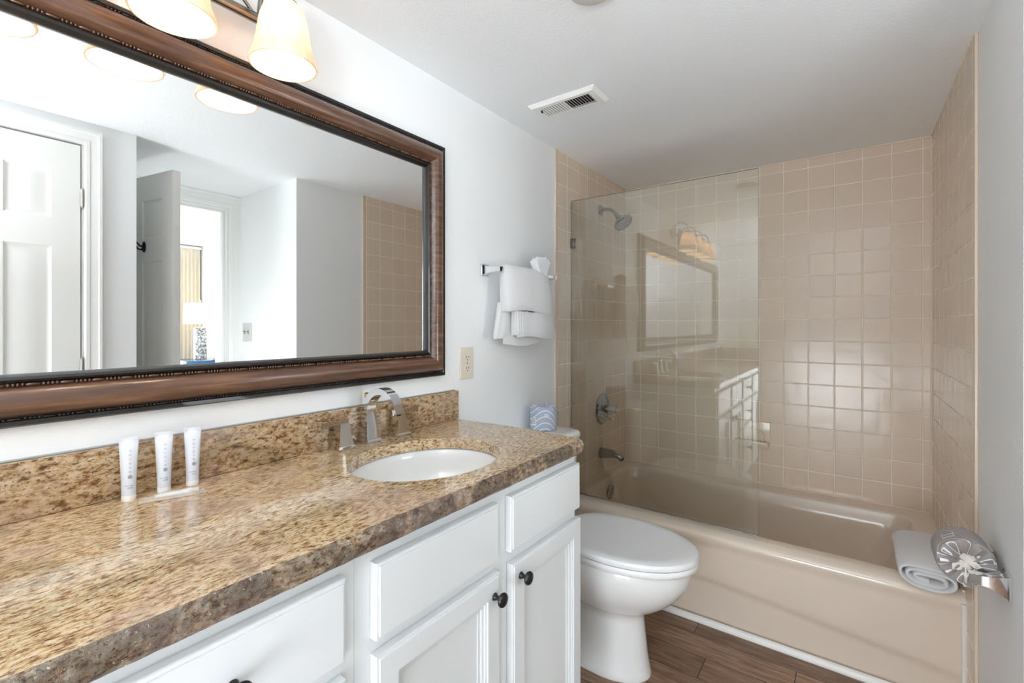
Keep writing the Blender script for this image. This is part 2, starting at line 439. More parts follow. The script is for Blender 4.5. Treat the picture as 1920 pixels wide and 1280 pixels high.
casing_u('trim_4', 2.1497, (-1,0,0), .749,1.371,1.973,.082, [((2.151,1.366,0),(2.259,1.3745,1.9725)), ((2.151,.7455,0),(2.259,.752,1.9725)), ((2.151,.752,1.964),(2.259,1.366,1.9725)), ((2.19,1.352,0),(2.215,1.3655,1.9635)), ((2.19,.753,1.95),(2.215,1.3515,1.9635))], z1=2.0575)
# rectangular moulded panels: profile = list of (inset, rise); plane given by origin/axes
def moulded(g, O, U, V, N, u0, u1, v0, v1, prof, cap=True):
    O=Vector(O);U=Vector(U);V=Vector(V);N=Vector(N); rings=[]
    for ins, r in prof:
        rings.append([O+U*a+V*b+N*r for a,b in ((u0+ins,v0+ins),(u1-ins,v0+ins),(u1-ins,v1-ins),(u0+ins,v1-ins))])
    g.loft(rings, False, cap)
def six_panel(g, O, U, N, W, H, T, cols, rows):
    """six-panel leaf. front and back faces with recessed raised panels. O = bottom hinge corner on the mid plane"""
    O=Vector(O);U=Vector(U);N=Vector(N);V=Vector((0,0,1))
    us=[0]; [us.extend(c) for c in cols]; us.append(W)
    vs=[0]; [vs.extend(r) for r in rows]; vs.append(H)
    for sgn in (1,-1):
        Nn=N*sgn; P=O+Nn*(T/2)
        for i in range(len(us)-1):
            for j in range(len(vs)-1):
                inp = (i%2==1) and (j%2==1)
                if inp:
                    moulded(g,P,U,V,Nn,us[i],us[i+1],vs[j],vs[j+1],[(0,0),(.006,-.004),(.012,-.006),(.016,-.006),(.040,-.001)])
                else:
                    g._f([g.bm.verts.new(P+U*a+V*b) for a,b in ((us[i],vs[j]),(us[i+1],vs[j]),(us[i+1],vs[j+1]),(us[i],vs[j+1]))])
    for a,b in (((0,0),(W,0)),((W,0),(W,H)),((W,H),(0,H)),((0,H),(0,0))):
        g._f([g.bm.verts.new(O+U*a[0]+V*a[1]+N*T/2),g.bm.verts.new(O+U*b[0]+V*b[1]+N*T/2),g.bm.verts.new(O+U*b[0]+V*b[1]-N*T/2),g.bm.verts.new(O+U*a[0]+V*a[1]-N*T/2)])
    bmesh.ops.remove_doubles(g.bm, verts=g.bm.verts, dist=1e-5)
ROWS=[(.24,.80),(.92,1.529),(1.641,1.835)]
ROWS=[(.22,.78),(.92,1.519),(1.631,1.825)]
# closet door (door_1)
g = G(); six_panel(g, (XR+.0125,.511,.010), (0,-1,0), (-1,0,0), .610, 1.942, .035, [(.086,.218),(.392,.524)], ROWS)
# move so that face is nearly flush with the wall plane
d1 = struct(obj('door_1', g, M_door, ang=20))
for z in (1.737,1.041,.25):
    g = G(); g.cyl((XR-.009,.5155,z-.035),(XR-.009,.5155,z+.035),.0055,n=10)
    for k in (-.038,.038): g.cyl((XR-.009,.5155,z+k-.003),(XR-.009,.5155,z+k+.003),.0035,n=8)
    g.box((XR-.006,.5125,z-.035),(XR-.002,.5185,z+.035)); obj('hinge', g, simple('satin_steel',(.55,.54,.52,1),.3,1) if z==1.737 else bpy.data.materials['satin_steel'], d1)
g = G(); g.lathe([(.026,0),(.026,.006),(.010,.010),(.010,.03),(.026,.04),(.028,.055),(.018,.066),(0.001,.068)], AX((XR-.005,-.045,.92),(-1,0,0)), 24); obj('door_knob', g, M_nickel, d1)
# open bathroom door (door_2) hinged at the doorway
HX,HY = 2.128,.760; u = Vector((-.983,.185,0)).normalized(); nn = Vector((u.y,-u.x,0)); nn = nn if nn.y<0 else -nn
DO = Vector((HX,HY,.012))+u*.004-nn*.0
g = G(); six_panel(g, DO, u, nn, .618, 1.950, .035, [(.088,.262),(.356,.530)], ROWS)
d2 = struct(obj('door_2', g, M_door, ang=20))
for z in (1.75,1.0,.25):
    g = G(); q = Vector((HX,HY,z))-nn*.022; g.cyl(q-Vector((0,0,.035)),q+Vector((0,0,.035)),.0055,n=10); obj('hinge', g, bpy.data.materials['satin_steel'], d2)
for sg in (1,-1):
    g = G(); g.lathe([(.026,0),(.026,.006),(.010,.010),(.010,.03),(.026,.04),(.028,.055),(.018,.066),(0.001,.068)], AX(DO+u*.56+nn*sg*.017+Vector((0,0,.92)),nn*sg), 24); obj('door_knob', g, M_bronze, d2)
# robe hook on the open door
hk = DO+u*.375+nn*.0175; hk.z = 1.607
H = thing('robe_hook', hk, 'black two-pronged robe hook on the open white door', 'hook')
g = G(); g.lathe([(.016,0),(.016,.003),(.012,.006),(.001,.007)], AX(hk,nn)@Matrix.Diagonal((1,1.7,1,1)), 20); obj('hook_plate', g, M_black, H)
for p in ([(0,.0),(.02,.004),(.035,.02),(.045,.036)], [(0,-.006),(.016,-.016),(.030,-.012),(.036,.0)]):
    g = G(); g.tube([hk+nn*a+Vector((0,0,b)) for a,b in p],[.005,.0045,.004,.0055],10); obj('prong', g, M_black, H)

# ------------------------------------------------------------------ bathtub
def rrect(x0,x1,y0,y1,r,z,n=8):
    pts=[]
    for cx,cy,a0 in ((x1-r,y1-r,0),(x0+r,y1-r,90),(x0+r,y0+r,180),(x1-r,y0+r,270)):
        for k in range(n+1):
            a=math.radians(a0+90*k/n); pts.append((cx+r*math.cos(a),cy+r*math.sin(a),z))
    return pts
TUB = thing('bathtub', (.72,2.4,0), 'beige enamelled bathtub in the tiled alcove with a sculpted apron', 'bathtub')
g = G(); X0,X1=.004,XR-.004
rings=[rrect(X0,X1,2.030,YB-.002,.004,.370),rrect(X0,X1,2.035,YB-.002,.004,.374),rrect(X0+.05,X1-.075,2.078,YB-.085,.06,.374),rrect(X0+.056,X1-.083,2.086,YB-.092,.06,.371),rrect(X0+.060,X1-.090,2.093,YB-.097,.06,.362),
       rrect(X0+.066,X1-.12,2.104,YB-.108,.07,.30),rrect(X0+.078,X1-.19,2.125,YB-.125,.09,.15),rrect(X0+.095,X1-.25,2.150,YB-.145,.11,.085),rrect(X0+.13,X1-.30,2.19,YB-.18,.12,.062),rrect(X0+.3,X1-.45,2.30,YB-.28,.12,.058)]
g.loft(rings,False,True)
# apron: grid with rolled top edge and a soft sculpted crease
NX,prof=60,[]
def apron_y(x,z):
    crease=.172-.055*max(0,(x-.6)/.8)**1.4+ .01*math.cos(x*2.2)
    s=1/(1+math.exp(-(crease-z)/.006))
    return 2.012+.009*s
zs=[0,.01,.03,.05,.07,.085,.095,.105,.115,.122,.129,.136,.143,.15,.157,.164,.171,.178,.185,.195,.21,.24,.27,.30,.315]
rows=[]
for z in zs: rows.append([(X0+(X1-X0)*i/NX, apron_y(X0+(X1-X0)*i/NX,z), z) for i in range(NX+1)])
for k in range(1,9):
    a=PI/2*k/8; y=2.012-.012*math.sin(PI*k/8)+.030*(1-math.cos(a)); z=.315+.059*math.sin(a)
    y=2.012+.004*k/8*0-.008*math.sin(min(PI,PI*k/6))*(k<6)+.034*(k/8)**2.2
    rows.append([(X0+(X1-X0)*i/NX, y, z) for i in range(NX+1)])
g.loft(rows,False,False,closed=False)
obj('tub_shell', g, M_tub, TUB, 50)
g = G(); g.lathe([(.001,.010),(.030,.010),(.038,.008),(.042,.003),(.042,0)], AX((.075,2.405,.295),(1,0,-.12)), 32); obj('overflow_cover', g, simple('dull_chrome',(.45,.44,.42,1),.18,1), TUB, label='round chrome overflow cover')
g = G(); g.lathe([(.001,.004),(.028,.004),(.034,0)], AX((.33,2.43,.0585),(0,0,1)), 28); obj('drain', g, M_chrome, TUB)
# ------------------------------------------------------------------ shower fittings
S = thing('overhead_shower', (.008,2.42,1.859), 'chrome shower head on a bent arm on the left tiled wall', 'shower head')
g = G(); g.lathe([(.029,0),(.029,.003),(.020,.010),(.012,.013)], AX((.008,2.42,1.859),(1,0,0)), 28); obj('flange', g, M_chromed, S)
g = G(); g.tube([(.01,2.42,1.859),(.035,2.42,1.861),(.060,2.42,1.858),(.082,2.42,1.846),(.100,2.42,1.828),(.112,2.42,1.812)], .0095, 16); obj('shower_arm', g, M_chromed, S)
g = G(); dv=Vector((.72,0,-.69)); dv=Vector((.62,-.12,-.78))
g.lathe([(.011,-.012),(.0135,-.010),(.0135,.006),(.017,.010),(.019,.022),(.026,.034),(.048,.050),(.055,.062),(.055,.068),(.051,.073),(.001,.0735)], AX((.106,2.42,1.820),dv), 36); obj('head', g, M_chromed, S)
g = G(); Mh=AX((.106,2.42,1.820),dv)
for R,n in ((.044,20),(.034,14),(.022,10),(.010,6)):
    for k in range(n):
        c=Mh@Vector((R*math.cos(2*PI*k/n),R*math.sin(2*PI*k/n),.0735)); g.lathe([(.0022,0),(.0016,.002),(.0002,.0022)], AX(c,dv),8)
obj('nozzles', g, M_bronze, S)
S = thing('shower_valve', (.008,2.443,.743), 'round chrome shower valve plate with clear knob on the left tiled wall', 'valve')
g = G(); g.lathe([(.088,0),(.088,.004),(.082,.010),(.070,.011),(.062,.008),(.050,.012),(.030,.020),(.024,.022),(.024,.045),(.001,.045)], AX((.008,2.443,.743),(1,0,0)), 40); obj('escutcheon', g, M_chromed, S)
g = G(); rr=[]
for r,h in ((.018,.040),(.028,.046),(.031,.060),(.029,.074),(.020,.084),(.010,.086)):
    rr.append([Vector((.008+h, 2.443+r*(1+.10*math.cos(8*a))*math.cos(a), .743+r*(1+.10*math.cos(8*a))*math.sin(a))) for a in [2*PI*k/48 for k in range(48)]])
g.loft(rr); obj('handle', g, M_acryl, S, label='clear faceted knob')
g = G(); g.cyl((.05,2.443,.743),(.098,2.443,.743),.010); obj('handle_stem', g, M_chrome, S)
g = G(); g.tube([(.012,2.443,.693),(.064,2.443,.689),(.067,2.443,.689),(.078,2.443,.688)],[.004,.004,.006,.006]); obj('lever', g, M_chrome, S)
S = thing('tub_spout', (.008,2.42,.498), 'chrome tub spout low on the left tiled wall under the valve', 'spout')
g = G(); rr=[]
for x,zc,ry,rz in ((.008,.498,.027,.029),(.012,.498,.028,.030),(.045,.500,.026,.027),(.08,.503,.023,.022),(.105,.502,.021,.018),(.125,.495,.020,.017),(.138,.484,.018,.015)):
    t_ = (x-.1)/.038; sh = max(0,t_)*.35
    rr.append([(x+math.sin(a)*rz*sh, 2.42+ry*math.cos(a), zc+rz*math.sin(a)) for a in [2*PI*k/28 for k in range(28)]])
g.loft(rr); obj('spout_body', g, M_chromed, S)
g = G(); g.cyl((.131,2.42,.486),(.134,2.42,.474),.0135,.0125); obj('spout_nozzle', g, M_dark, S)
# glass screen
S = thing('glass_screen', (.43,2.08,.378), 'frameless clear glass shower panel standing on the tub rim', 'shower screen')
g = G(); g.box((.004,2.0765,.3765),(.851,2.0835,1.837))
g.bm.normal_update()
for f in g.bm.faces:
    if abs(f.normal.y) < .5: f.material_index = 1
obj('glass_pane', g, [M_glass, M_gedge], S)
g = G(); g.box((.008,2.070,1.600),(.030,2.090,1.648),.002); obj('hinge_clip', g, M_bronze, S, label='bronze clip at the wall')
g = G(); g.box((.02,2.0755,.3742),(.85,2.0845,.3785),.001); obj('seal_strip', g, M_film, S)
# soap dish
S = thing('soap_dish', (.72,YB,.64), 'ceramic soap dish set into the back tiled wall', 'soap dish')
M_dish = simple('dish_ceramic', srgb(226,212,190), .10)
g = G(); moulded(g,(0,YB,0),(1,0,0),(0,0,1),(0,-1,0),.633,.806,.583,.704,[(0,0),(0,.006),(.004,.011),(.010,.012)]); obj('back_plate', g, M_dish, S, 30)
g = G(); pts=[]
for k in range(25):
    a=PI*k/24; pts.append((.7195+.062*math.cos(a), YB-.013, .618+.055*math.sin(a)))
g.tube([(pts[0][0],YB-.013,.600)]+pts+[(pts[-1][0],YB-.013,.600)], .004, 10); obj('arch', g, M_dish, S)
g = G(); g.loft([[(.7195+sx*hw, YB-y, z) for sx in (-1,1)]+[(.7195+sx*hw, YB-y, z2) for sx in (1,-1)] for y,hw,z,z2 in ((.008,.083,.584,.602),(.050,.083,.578,.594),(.056,.079,.579,.592))])
g.box((.640,YB-.055,.590),(.799,YB-.048,.603),.003)
for k in range(7): g.box((.655+k*.02,YB-.046,.596),(.665+k*.02,YB-.014,.604),.002)
obj('tray', g, M_dish, S)

# ------------------------------------------------------------------ mirror
MZ0,MZ1,MY0,MY1 = 1.040,1.823,-.985,1.166
MIR = thing('framed_mirror', (0,.09,1.04), 'wide wall mirror in a carved dark brown wooden frame above the counter', 'mirror')
prof=[(0,.0),(0,.020),(.003,.024),(.010,.024),(.013,.020),(.017,.022),(.022,.033),(.030,.040),(.040,.0435),(.050,.042),(.060,.035),(.066,.026),(.070,.020),(.0735,.020),(.076,.026),(.080,.029),(.0845,.027),(.088,.020),(.089,.012)]
def fring(ins,d): return [(d,MY0+ins,MZ0+ins),(d,MY1-ins,MZ0+ins),(d,MY1-ins,MZ1-ins),(d,MY0+ins,MZ1-ins)]
def framestrip(i0,i1,name,mat,**k):
    g=G(); g.loft([fring(*p) for p in prof[i0:i1+1]],False,False); return obj(name,g,mat,MIR,28,**k)
framestrip(0,5,'outer_moulding',M_framedk); framestrip(5,12,'wood_moulding',M_frame); framestrip(12,18,'inner_moulding',M_framedk)
def beading(name, ins, d, r, per, mat):
    g=G()
    sides=[((MY0+ins,MZ0+ins),(MY1-ins,MZ0+ins)),((MY1-ins,MZ0+ins),(MY1-ins,MZ1-ins)),((MY1-ins,MZ1-ins),(MY0+ins,MZ1-ins)),((MY0+ins,MZ1-ins),(MY0+ins,MZ0+ins))]
    for (a,b) in sides:
        a=Vector((d,*a));b=Vector((d,*b));L=(b-a).length;n=int(L/per);pp=L/n;dr=(b-a)/L
        Mb=AX(a,dr)
        for k in range(n):
            s0=k*pp
            # capsule
            c=Mb@Matrix.Translation((0,0,s0+pp*.22)); l=pp*.17
            g.lathe([(.0003,-l-r*.6),(r*.7,-l),(r*.8,0),(r*.7,l),(.0003,l+r*.6)],c,6,False,False)
            for j in range(4):
                c=Mb@Matrix.Translation((0,0,s0+pp*(.52+.135*j))); 
                g.lathe([(.0003,-pp*.062),(r*.85,-pp*.035),(r,0),(r*.85,pp*.035),(.0003,pp*.062)],c,6,False,False)
    return obj(name,g,mat,MIR,60)
beading('inner_beading',.0710,.0235,.0042,.042,M_bead)
beading('outer_beading',.0135,.0215,.0028,.042,M_framedk)
g=G(); g.box((.002,MY0+.06,MZ0+.06),(.012,MY1-.06,MZ1-.06)); obj('mirror_glass',g,M_mirror,MIR)

# ------------------------------------------------------------------ vanity light
LB=.915+1.0
VL = thing('vanity_light', (0,.2255,LB), 'bronze bar light with alabaster glass shades above the mirror', 'wall light')
SY=[.533,.328,.123,-.082]
g=G(); g.tube([(.05,-.155,LB),(.05,.605,LB)],.0115,20)
for y,s in ((.605,1),(-.155,-1)): g.lathe([(.012,0),(.016,.004),(.016,.010),(.009,.018),(.001,.022)],AX((.05,y,LB),(0,s,0)),20)
obj('bar',g,M_bronze,VL)
g=G(); g.lathe([(.060,0),(.060,.008),(.050,.016),(.020,.022),(.001,.022)],AX((0,.2255,LB),(1,0,0))@Matrix.Diagonal((1,1.5,1,1)),36); g.cyl((.0,.2255,LB),(.05,.2255,LB),.012)
obj('wall_plate',g,M_bronze,VL)
for y in (.02,.43): g=G(); g.cyl((.0,y,LB),(.05,y,LB),.007); g.lathe([(.016,0),(.014,.004),(.007,.006)],AX((0,y,LB),(1,0,0)),20); obj('stand_off',g,M_bronze,VL)
RIMZ=1.777
def arc(c,r,a0,a1,y,n=12): return [(c[0]+r*math.cos(math.radians(a0+(a1-a0)*k/n)),y,c[1]+r*math.sin(math.radians(a0+(a1-a0)*k/n))) for k in range(n+1)]
for i,y in enumerate(SY):
    g=G()
    # scroll: rises behind the bar, arches over and drops to the shade
    g.tube([(.05,y,LB-.010),(.040,y,LB+.008),(.044,y,LB+.035)]+arc((.0965,LB+.030),.0525,168,0,y,16)+[(.149,y,LB+.018)],.0055,10)
    g.tube([(.050,y,LB),(.050,y+.022,LB+.012),(.046,y+.042,LB+.035),(.044,y+.040,LB+.052),(.044,y+.028,LB+.056),(.044,y+.022,LB+.046)],.004,8)
    g.tube([(.050,y,LB),(.050,y-.022,LB+.012),(.046,y-.042,LB+.035),(.044,y-.040,LB+.052),(.044,y-.028,LB+.056),(.044,y-.022,LB+.046)],.004,8)
    obj('arm',g,M_bronze,VL)
    g=G(); g.lathe([(.008,.152),(.020,.150),(.028,.140),(.030,.128),(.026,.124)],AX((.149,y,RIMZ),(0,0,1)),28,True,False); obj('cap',g,M_bronze,VL)
    g=G(); P=[(.068,0),(.0695,.004),(.066,.016),(.060,.032),(.0565,.043),(.0575,.046),(.0555,.050),(.052,.075),(.048,.100),(.041,.122),(.030,.136),(.022,.140)]
    inner=[(r-.003,h) for r,h in reversed(P)]; g.lathe(P+inner+[P[0]],AX((.149,y,RIMZ),(0,0,1)),40,False,False)
    obj('lamp_shade',g,M_shade,VL,60)
    g=G(); g.lathe([(.001,-.030),(.014,-.026),(.023,-.012),(.025,0),(.021,.014),(.013,.030),(.012,.045),(.001,.046)],AX((.149,y,RIMZ+.070),(0,0,1)),20); obj('bulb',g,M_bulb,VL)

# ------------------------------------------------------------------ countertop with two sinks
ZC=.880
SK=[(.2846,.832),(.2846,-.66)]; SR=(.171,.2036)
CT = thing('granite_countertop', (.26,0,ZC), 'long speckled gold and brown granite countertop with undermount sinks', 'countertop')
def ell(c,rx,ry,n=64): return [(c[0]+rx*math.cos(2*PI*k/n),c[1]+ry*math.sin(2*PI*k/n)) for k in range(n)]
def outline(ins,jit=0):
    P=[(0.0,YE)]
    e=ins
    xs=.522-e
    P=[(0.001,YE+.001),(xs,YE+.001)]
    n=150
    for k in range(1,n): P.append((xs+random.uniform(-jit,jit), YE+(1.232-e-.012-YE)*k/n))
    P+= [(xs-.0005,1.2205-e),(xs-.004,1.2285-e),(xs-.011,1.2335-e)]
    for k in range(1,26):
        x=(xs-.011)*(1-k/25)+.001*(k/25); P.append((x,1.2335-e+.018*math.sin(PI*(1-k/25))*.9+random.uniform(-jit,jit)))
    return P
g=G(); top=outline(.008); 
es=[]
for lp in [top]+[ell(c,*SR) for c in SK]:
    vs=[g.bm.verts.new((a,b,ZC)) for a,b in lp]; es+=[g.bm.edges.new((vs[i],vs[(i+1)%len(vs)])) for i in range(len(vs))]
bmesh.ops.triangle_fill(g.bm,use_beauty=True,use_dissolve=False,edges=es)
for c in SK:
    g.loft([[(a,b,z) for a,b in ell(c,SR[0]-i,SR[1]-i)] for z,i in ((ZC,0),(ZC-.002,.002),(ZC-.030,.002))],False,False)
g.mi=1
random.seed(3)
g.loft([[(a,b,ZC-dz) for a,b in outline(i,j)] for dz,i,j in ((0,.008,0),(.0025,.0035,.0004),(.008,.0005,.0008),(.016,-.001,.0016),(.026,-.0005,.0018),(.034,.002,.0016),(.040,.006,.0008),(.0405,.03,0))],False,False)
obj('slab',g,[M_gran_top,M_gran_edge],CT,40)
for i,c in enumerate(SK):
    g=G(); rr=[]
    for s,dz in ((1.06,.0295),(1.02,.0300),(1.00,.036),(.985,.06),(.955,.09),(.90,.12),(.80,.145),(.62,.162),(.40,.170),(.13,.173)):
        rr.append([(a,b,ZC-dz) for a,b in ell(c,SR[0]*s,SR[1]*s,64)])
    g.loft(rr,False,False)
    for s,dz in ((1.06,.0295),):pass
    o=obj('sink_basin',g,M_porc,CT,60)
    g=G(); g.lathe([(.0225,-.003),(.0225,.001),(.019,.003),(.014,.001),(.001,.002)],AX((c[0],c[1],ZC-.173),(0,0,1)),28); obj('sink_drain',g,M_chrome,CT)
BS = thing('granite_backsplash',(.01,.0,ZC),'low granite backsplash strip along the wall behind the counter','backsplash')
g=G(); g.box((0,YE+.02,ZC+.0006),(.020,1.236,ZC+.100),.0015,2); obj('splash_strip',g,M_gran_bs,BS)
SS=thing('granite_side_splash',(.25,YE+.01,ZC),'short granite splash strip on the end wall beside the far sink','backsplash')
g=G(); g.box((.0,YE,ZC+.0006),(.515,YE+.02,ZC+.100),.0015,2); obj('splash_strip',g,M_gran_bs,SS)
g=G(); g.tube([(.001,YE+.02,ZC+.101),(.001,1.236,ZC+.101)],.0022,8); obj('silicone_bead',g,simple('grey_silicone',srgb(176,176,172),.4),BS)

# ------------------------------------------------------------------ faucets
def sq(c,hx,hy,z): return [(c[0]-hx,c[1]-hy,z),(c[0]+hx,c[1]-hy,z),(c[0]+hx,c[1]+hy,z),(c[0]-hx,c[1]+hy,z)]
def sweep_rect(g, path, w, t):
    """path points (x,z) list in the plane y=yc, w along y, t thickness list"""
    rings=[]
    for i,(x,y,z) in enumerate(path):
        a=path[max(i-1,0)];b=path[min(i+1,len(path)-1)]
        T=Vector((b[0]-a[0],b[1]-a[1],b[2]-a[2])).normalized(); S=Vector((0,1,0)); N=T.cross(S).normalized()
        ww=w[i] if hasattr(w,'__len__') else w; tt=t[i] if hasattr(t,'__len__') else t
        c=Vector((x,y,z)); rings.append([c+S*ww/2+N*tt/2,c-S*ww/2+N*tt/2,c-S*ww/2-N*tt/2,c+S*ww/2-N*tt/2])
    g.loft(rings)
def faucet(yc, label, ZC=ZC+.0002):
    F = thing('faucet',(.045,yc,ZC),label,'faucet','widespread faucets on the counter')
    # spout
    g=G(); yc0=yc; yc=yc-.008; c=(.044,yc)
    g.loft([sq(c,.024,.026,ZC),sq(c,.024,.026,ZC+.006),sq(c,.021,.023,ZC+.009),sq(c,.0195,.0215,ZC+.012)])
    path=[];ws=[];ts=[]
    for k in range(7):
        z=ZC+.011+.075*k/6; path.append((.042-.002*k/6,yc,z)); ws.append(.043-.012*(k/6)**.8); ts.append(.038-.016*(k/6)**.7)
    cx,cz,R=.103,ZC+.086,.063
    for k in range(1,19):
        a=math.radians(180-163*k/18); path.append((cx+R*math.cos(a),yc,cz+R*1.0*math.sin(a))); ws.append(.031-.002*k/18+.0); ts.append(.022-.009*k/18)
    for k in range(1,4): path.append((cx+R*math.cos(math.radians(17))+.0015*k,yc,cz+R*math.sin(math.radians(17))-.0045*k)); ws.append(.029); ts.append(.013)
    sweep_rect(g,path,ws,ts); obj('spout',g,M_chrome,F,30)
    g=G(); e=path[-1]; g.cyl((e[0],yc,e[2]+.003),(e[0]+.0006,yc,e[2]-.003),.0055); obj('aerator',g,M_dark,F)
    yc=yc0; g=G(); g.cyl((.024,yc-.002,ZC+.0),(.024,yc-.002,ZC+.118),.0022); g.lathe([(.0022,0),(.006,.004),(.008,.012),(.0085,.020),(.006,.0225),(.001,.023)],AX((.024,yc-.002,ZC+.116),(0,0,1)),16); obj('lift_rod',g,simple('brass',(.75,.48,.15,1),.15,1) if 'brass' not in bpy.data.materials else bpy.data.materials['brass'],F,label='small brass-coloured lift rod')
    for s in (-1,1):
        g=G(); c=(.045,yc+s*.0975)
        g.loft([sq(c,.026,.027,ZC),sq(c,.026,.027,ZC+.005),sq(c,.023,.024,ZC+.008),sq(c,.021,.022,ZC+.010),sq(c,.0165,.0175,ZC+.035),sq(c,.0135,.0145,ZC+.060),sq(c,.0125,.0135,ZC+.070)])
        obj('handle_base',g,M_nickel,F,25)
        g=G(); rings=[]
        for d,z0,z1,hw in ((-.013,.068,.0775,.0115),(.0,.068,.0785,.0125),(.020,.0688,.0785,.0115),(.045,.067,.0790,.0105),(.066,.0615,.0800,.010),(.068,.0612,.0803,.0098)):
            y=c[1]+s*d; rings.append([(c[0]-hw,y,ZC+z0),(c[0]+hw,y,ZC+z0),(c[0]+hw,y,ZC+z1),(c[0]-hw,y,ZC+z1)])
        g.loft(rings); obj('lever',g,M_nickel,F,25)
    return F
faucet(.846,'arched chrome and nickel faucet behind the sink nearest the shower')
faucet(-.66,'arched chrome and nickel faucet behind the sink farthest from the shower')

# ------------------------------------------------------------------ cabinets
XF=.495
def cab_knob(parent,y,z):
    g=G(); g.lathe([(.0085,0),(.0085,.002),(.006,.006),(.0045,.012),(.006,.017),(.014,.020),(.0158,.024),(.014,.028),(.008,.031),(.001,.032)],AX((XF+.0195,y,z),(1,0,0)),28); obj('knob',g,M_black,parent)
def slab_front(C,name,y0,y1,z0,z1,knob=None):
    g=G(); g.box((XF+.0008,y0,z0),(XF+.0155,y1,z1)); moulded(g,(XF,0,0),(0,1,0),(0,0,1),(1,0,0),y0,y1,z0,z1,[(0,.0155),(.0012,.0175),(.0058,.0178),(.0062,.0205),(.009,.0205)])
    o=obj(name,g,M_cab,C,25)
    if knob: cab_knob(o,*knob)
def door_front(C,y0,y1,z0,z1,knob):
    g=G(); g.loft([[(x,y0,z0),(x,y1,z0),(x,y1,z1),(x,y0,z1)] for x in (XF+.0008,XF+.0155)],True,False)
    moulded(g,(XF,0,0),(0,1,0),(0,0,1),(1,0,0),y0,y1,z0,z1,[(0,.0155),(.0012,.0178),(.0060,.0180),(.0063,.0205),(.045,.0205),(.0454,.0165),(.050,.0163),(.0504,.0130),(.0575,.0120),(.0579,.0090),(.066,.0078),(.0664,.0060)])
    o=obj('door',g,M_cab,C,25); cab_knob(o,*knob)
def cabinet(name,y0,y1,label,fronts):
    C=thing(name,(.25,(y0+y1)/2,0),label,'cabinet','painted cabinets under the granite counter')
    g=G(); zt=ZC-.0415
    for a,b in (((.004,y0,.10),(.016,y1,zt)),((.016,y0,.10),(XF,y0+.016,zt)),((.016,y1-.016,.10),(XF,y1,zt)),((.016,y0+.016,.10),(XF,y1-.016,.116)),((XF-.018,y0+.016,.116),(XF,y1-.016,zt))): g.box(a,b)
    obj('body',g,M_cab,C)
    g=G(); g.box((.02,y0,0),(XF-.07,y1,.10)); obj('toe_kick',g,M_cab,C)
    for f in fronts:
        if f[0]=='slab': slab_front(C,'drawer' if f[5] else 'false_drawer_front',*f[1:])
        else: door_front(C,*f[1:])
# open the top of the body for the sink: the basin hangs inside the carcass
cabinet('vanity_cabinet',.4670,1.2180,'pale grey sink cabinet with two panelled doors nearest the toilet',
  [('slab',.498,.832,.682,.812,None),('door',.498,.836,.12,.656,(.813,.612)),('slab',.879,1.2165,.682,.812,None),('door',.884,1.222,.12,.652,(.914,.616))])
cabinet('drawer_cabinet',.0760,.4662,'pale grey drawer cabinet between the two sink cabinets',
  [('slab',.105,.440,.682,.815,(.272,.750)),('slab',.105,.440,.50,.656,(.272,.575)),('slab',.105,.440,.12,.474,(.272,.30))])
cabinet('vanity_cabinet',YE+.003,.0752,'pale grey sink cabinet at the far left end of the counter',
  [('slab',-.64,.045,.682,.812,None),('door',-.29,.045,.12,.656,(-.262,.612)),('door',-.64,-.30,.12,.656,(-.33,.612)),('slab',-1.19,-.68,.682,.812,None),('door',-1.19,-.68,.12,.656,(-.71,.612))])

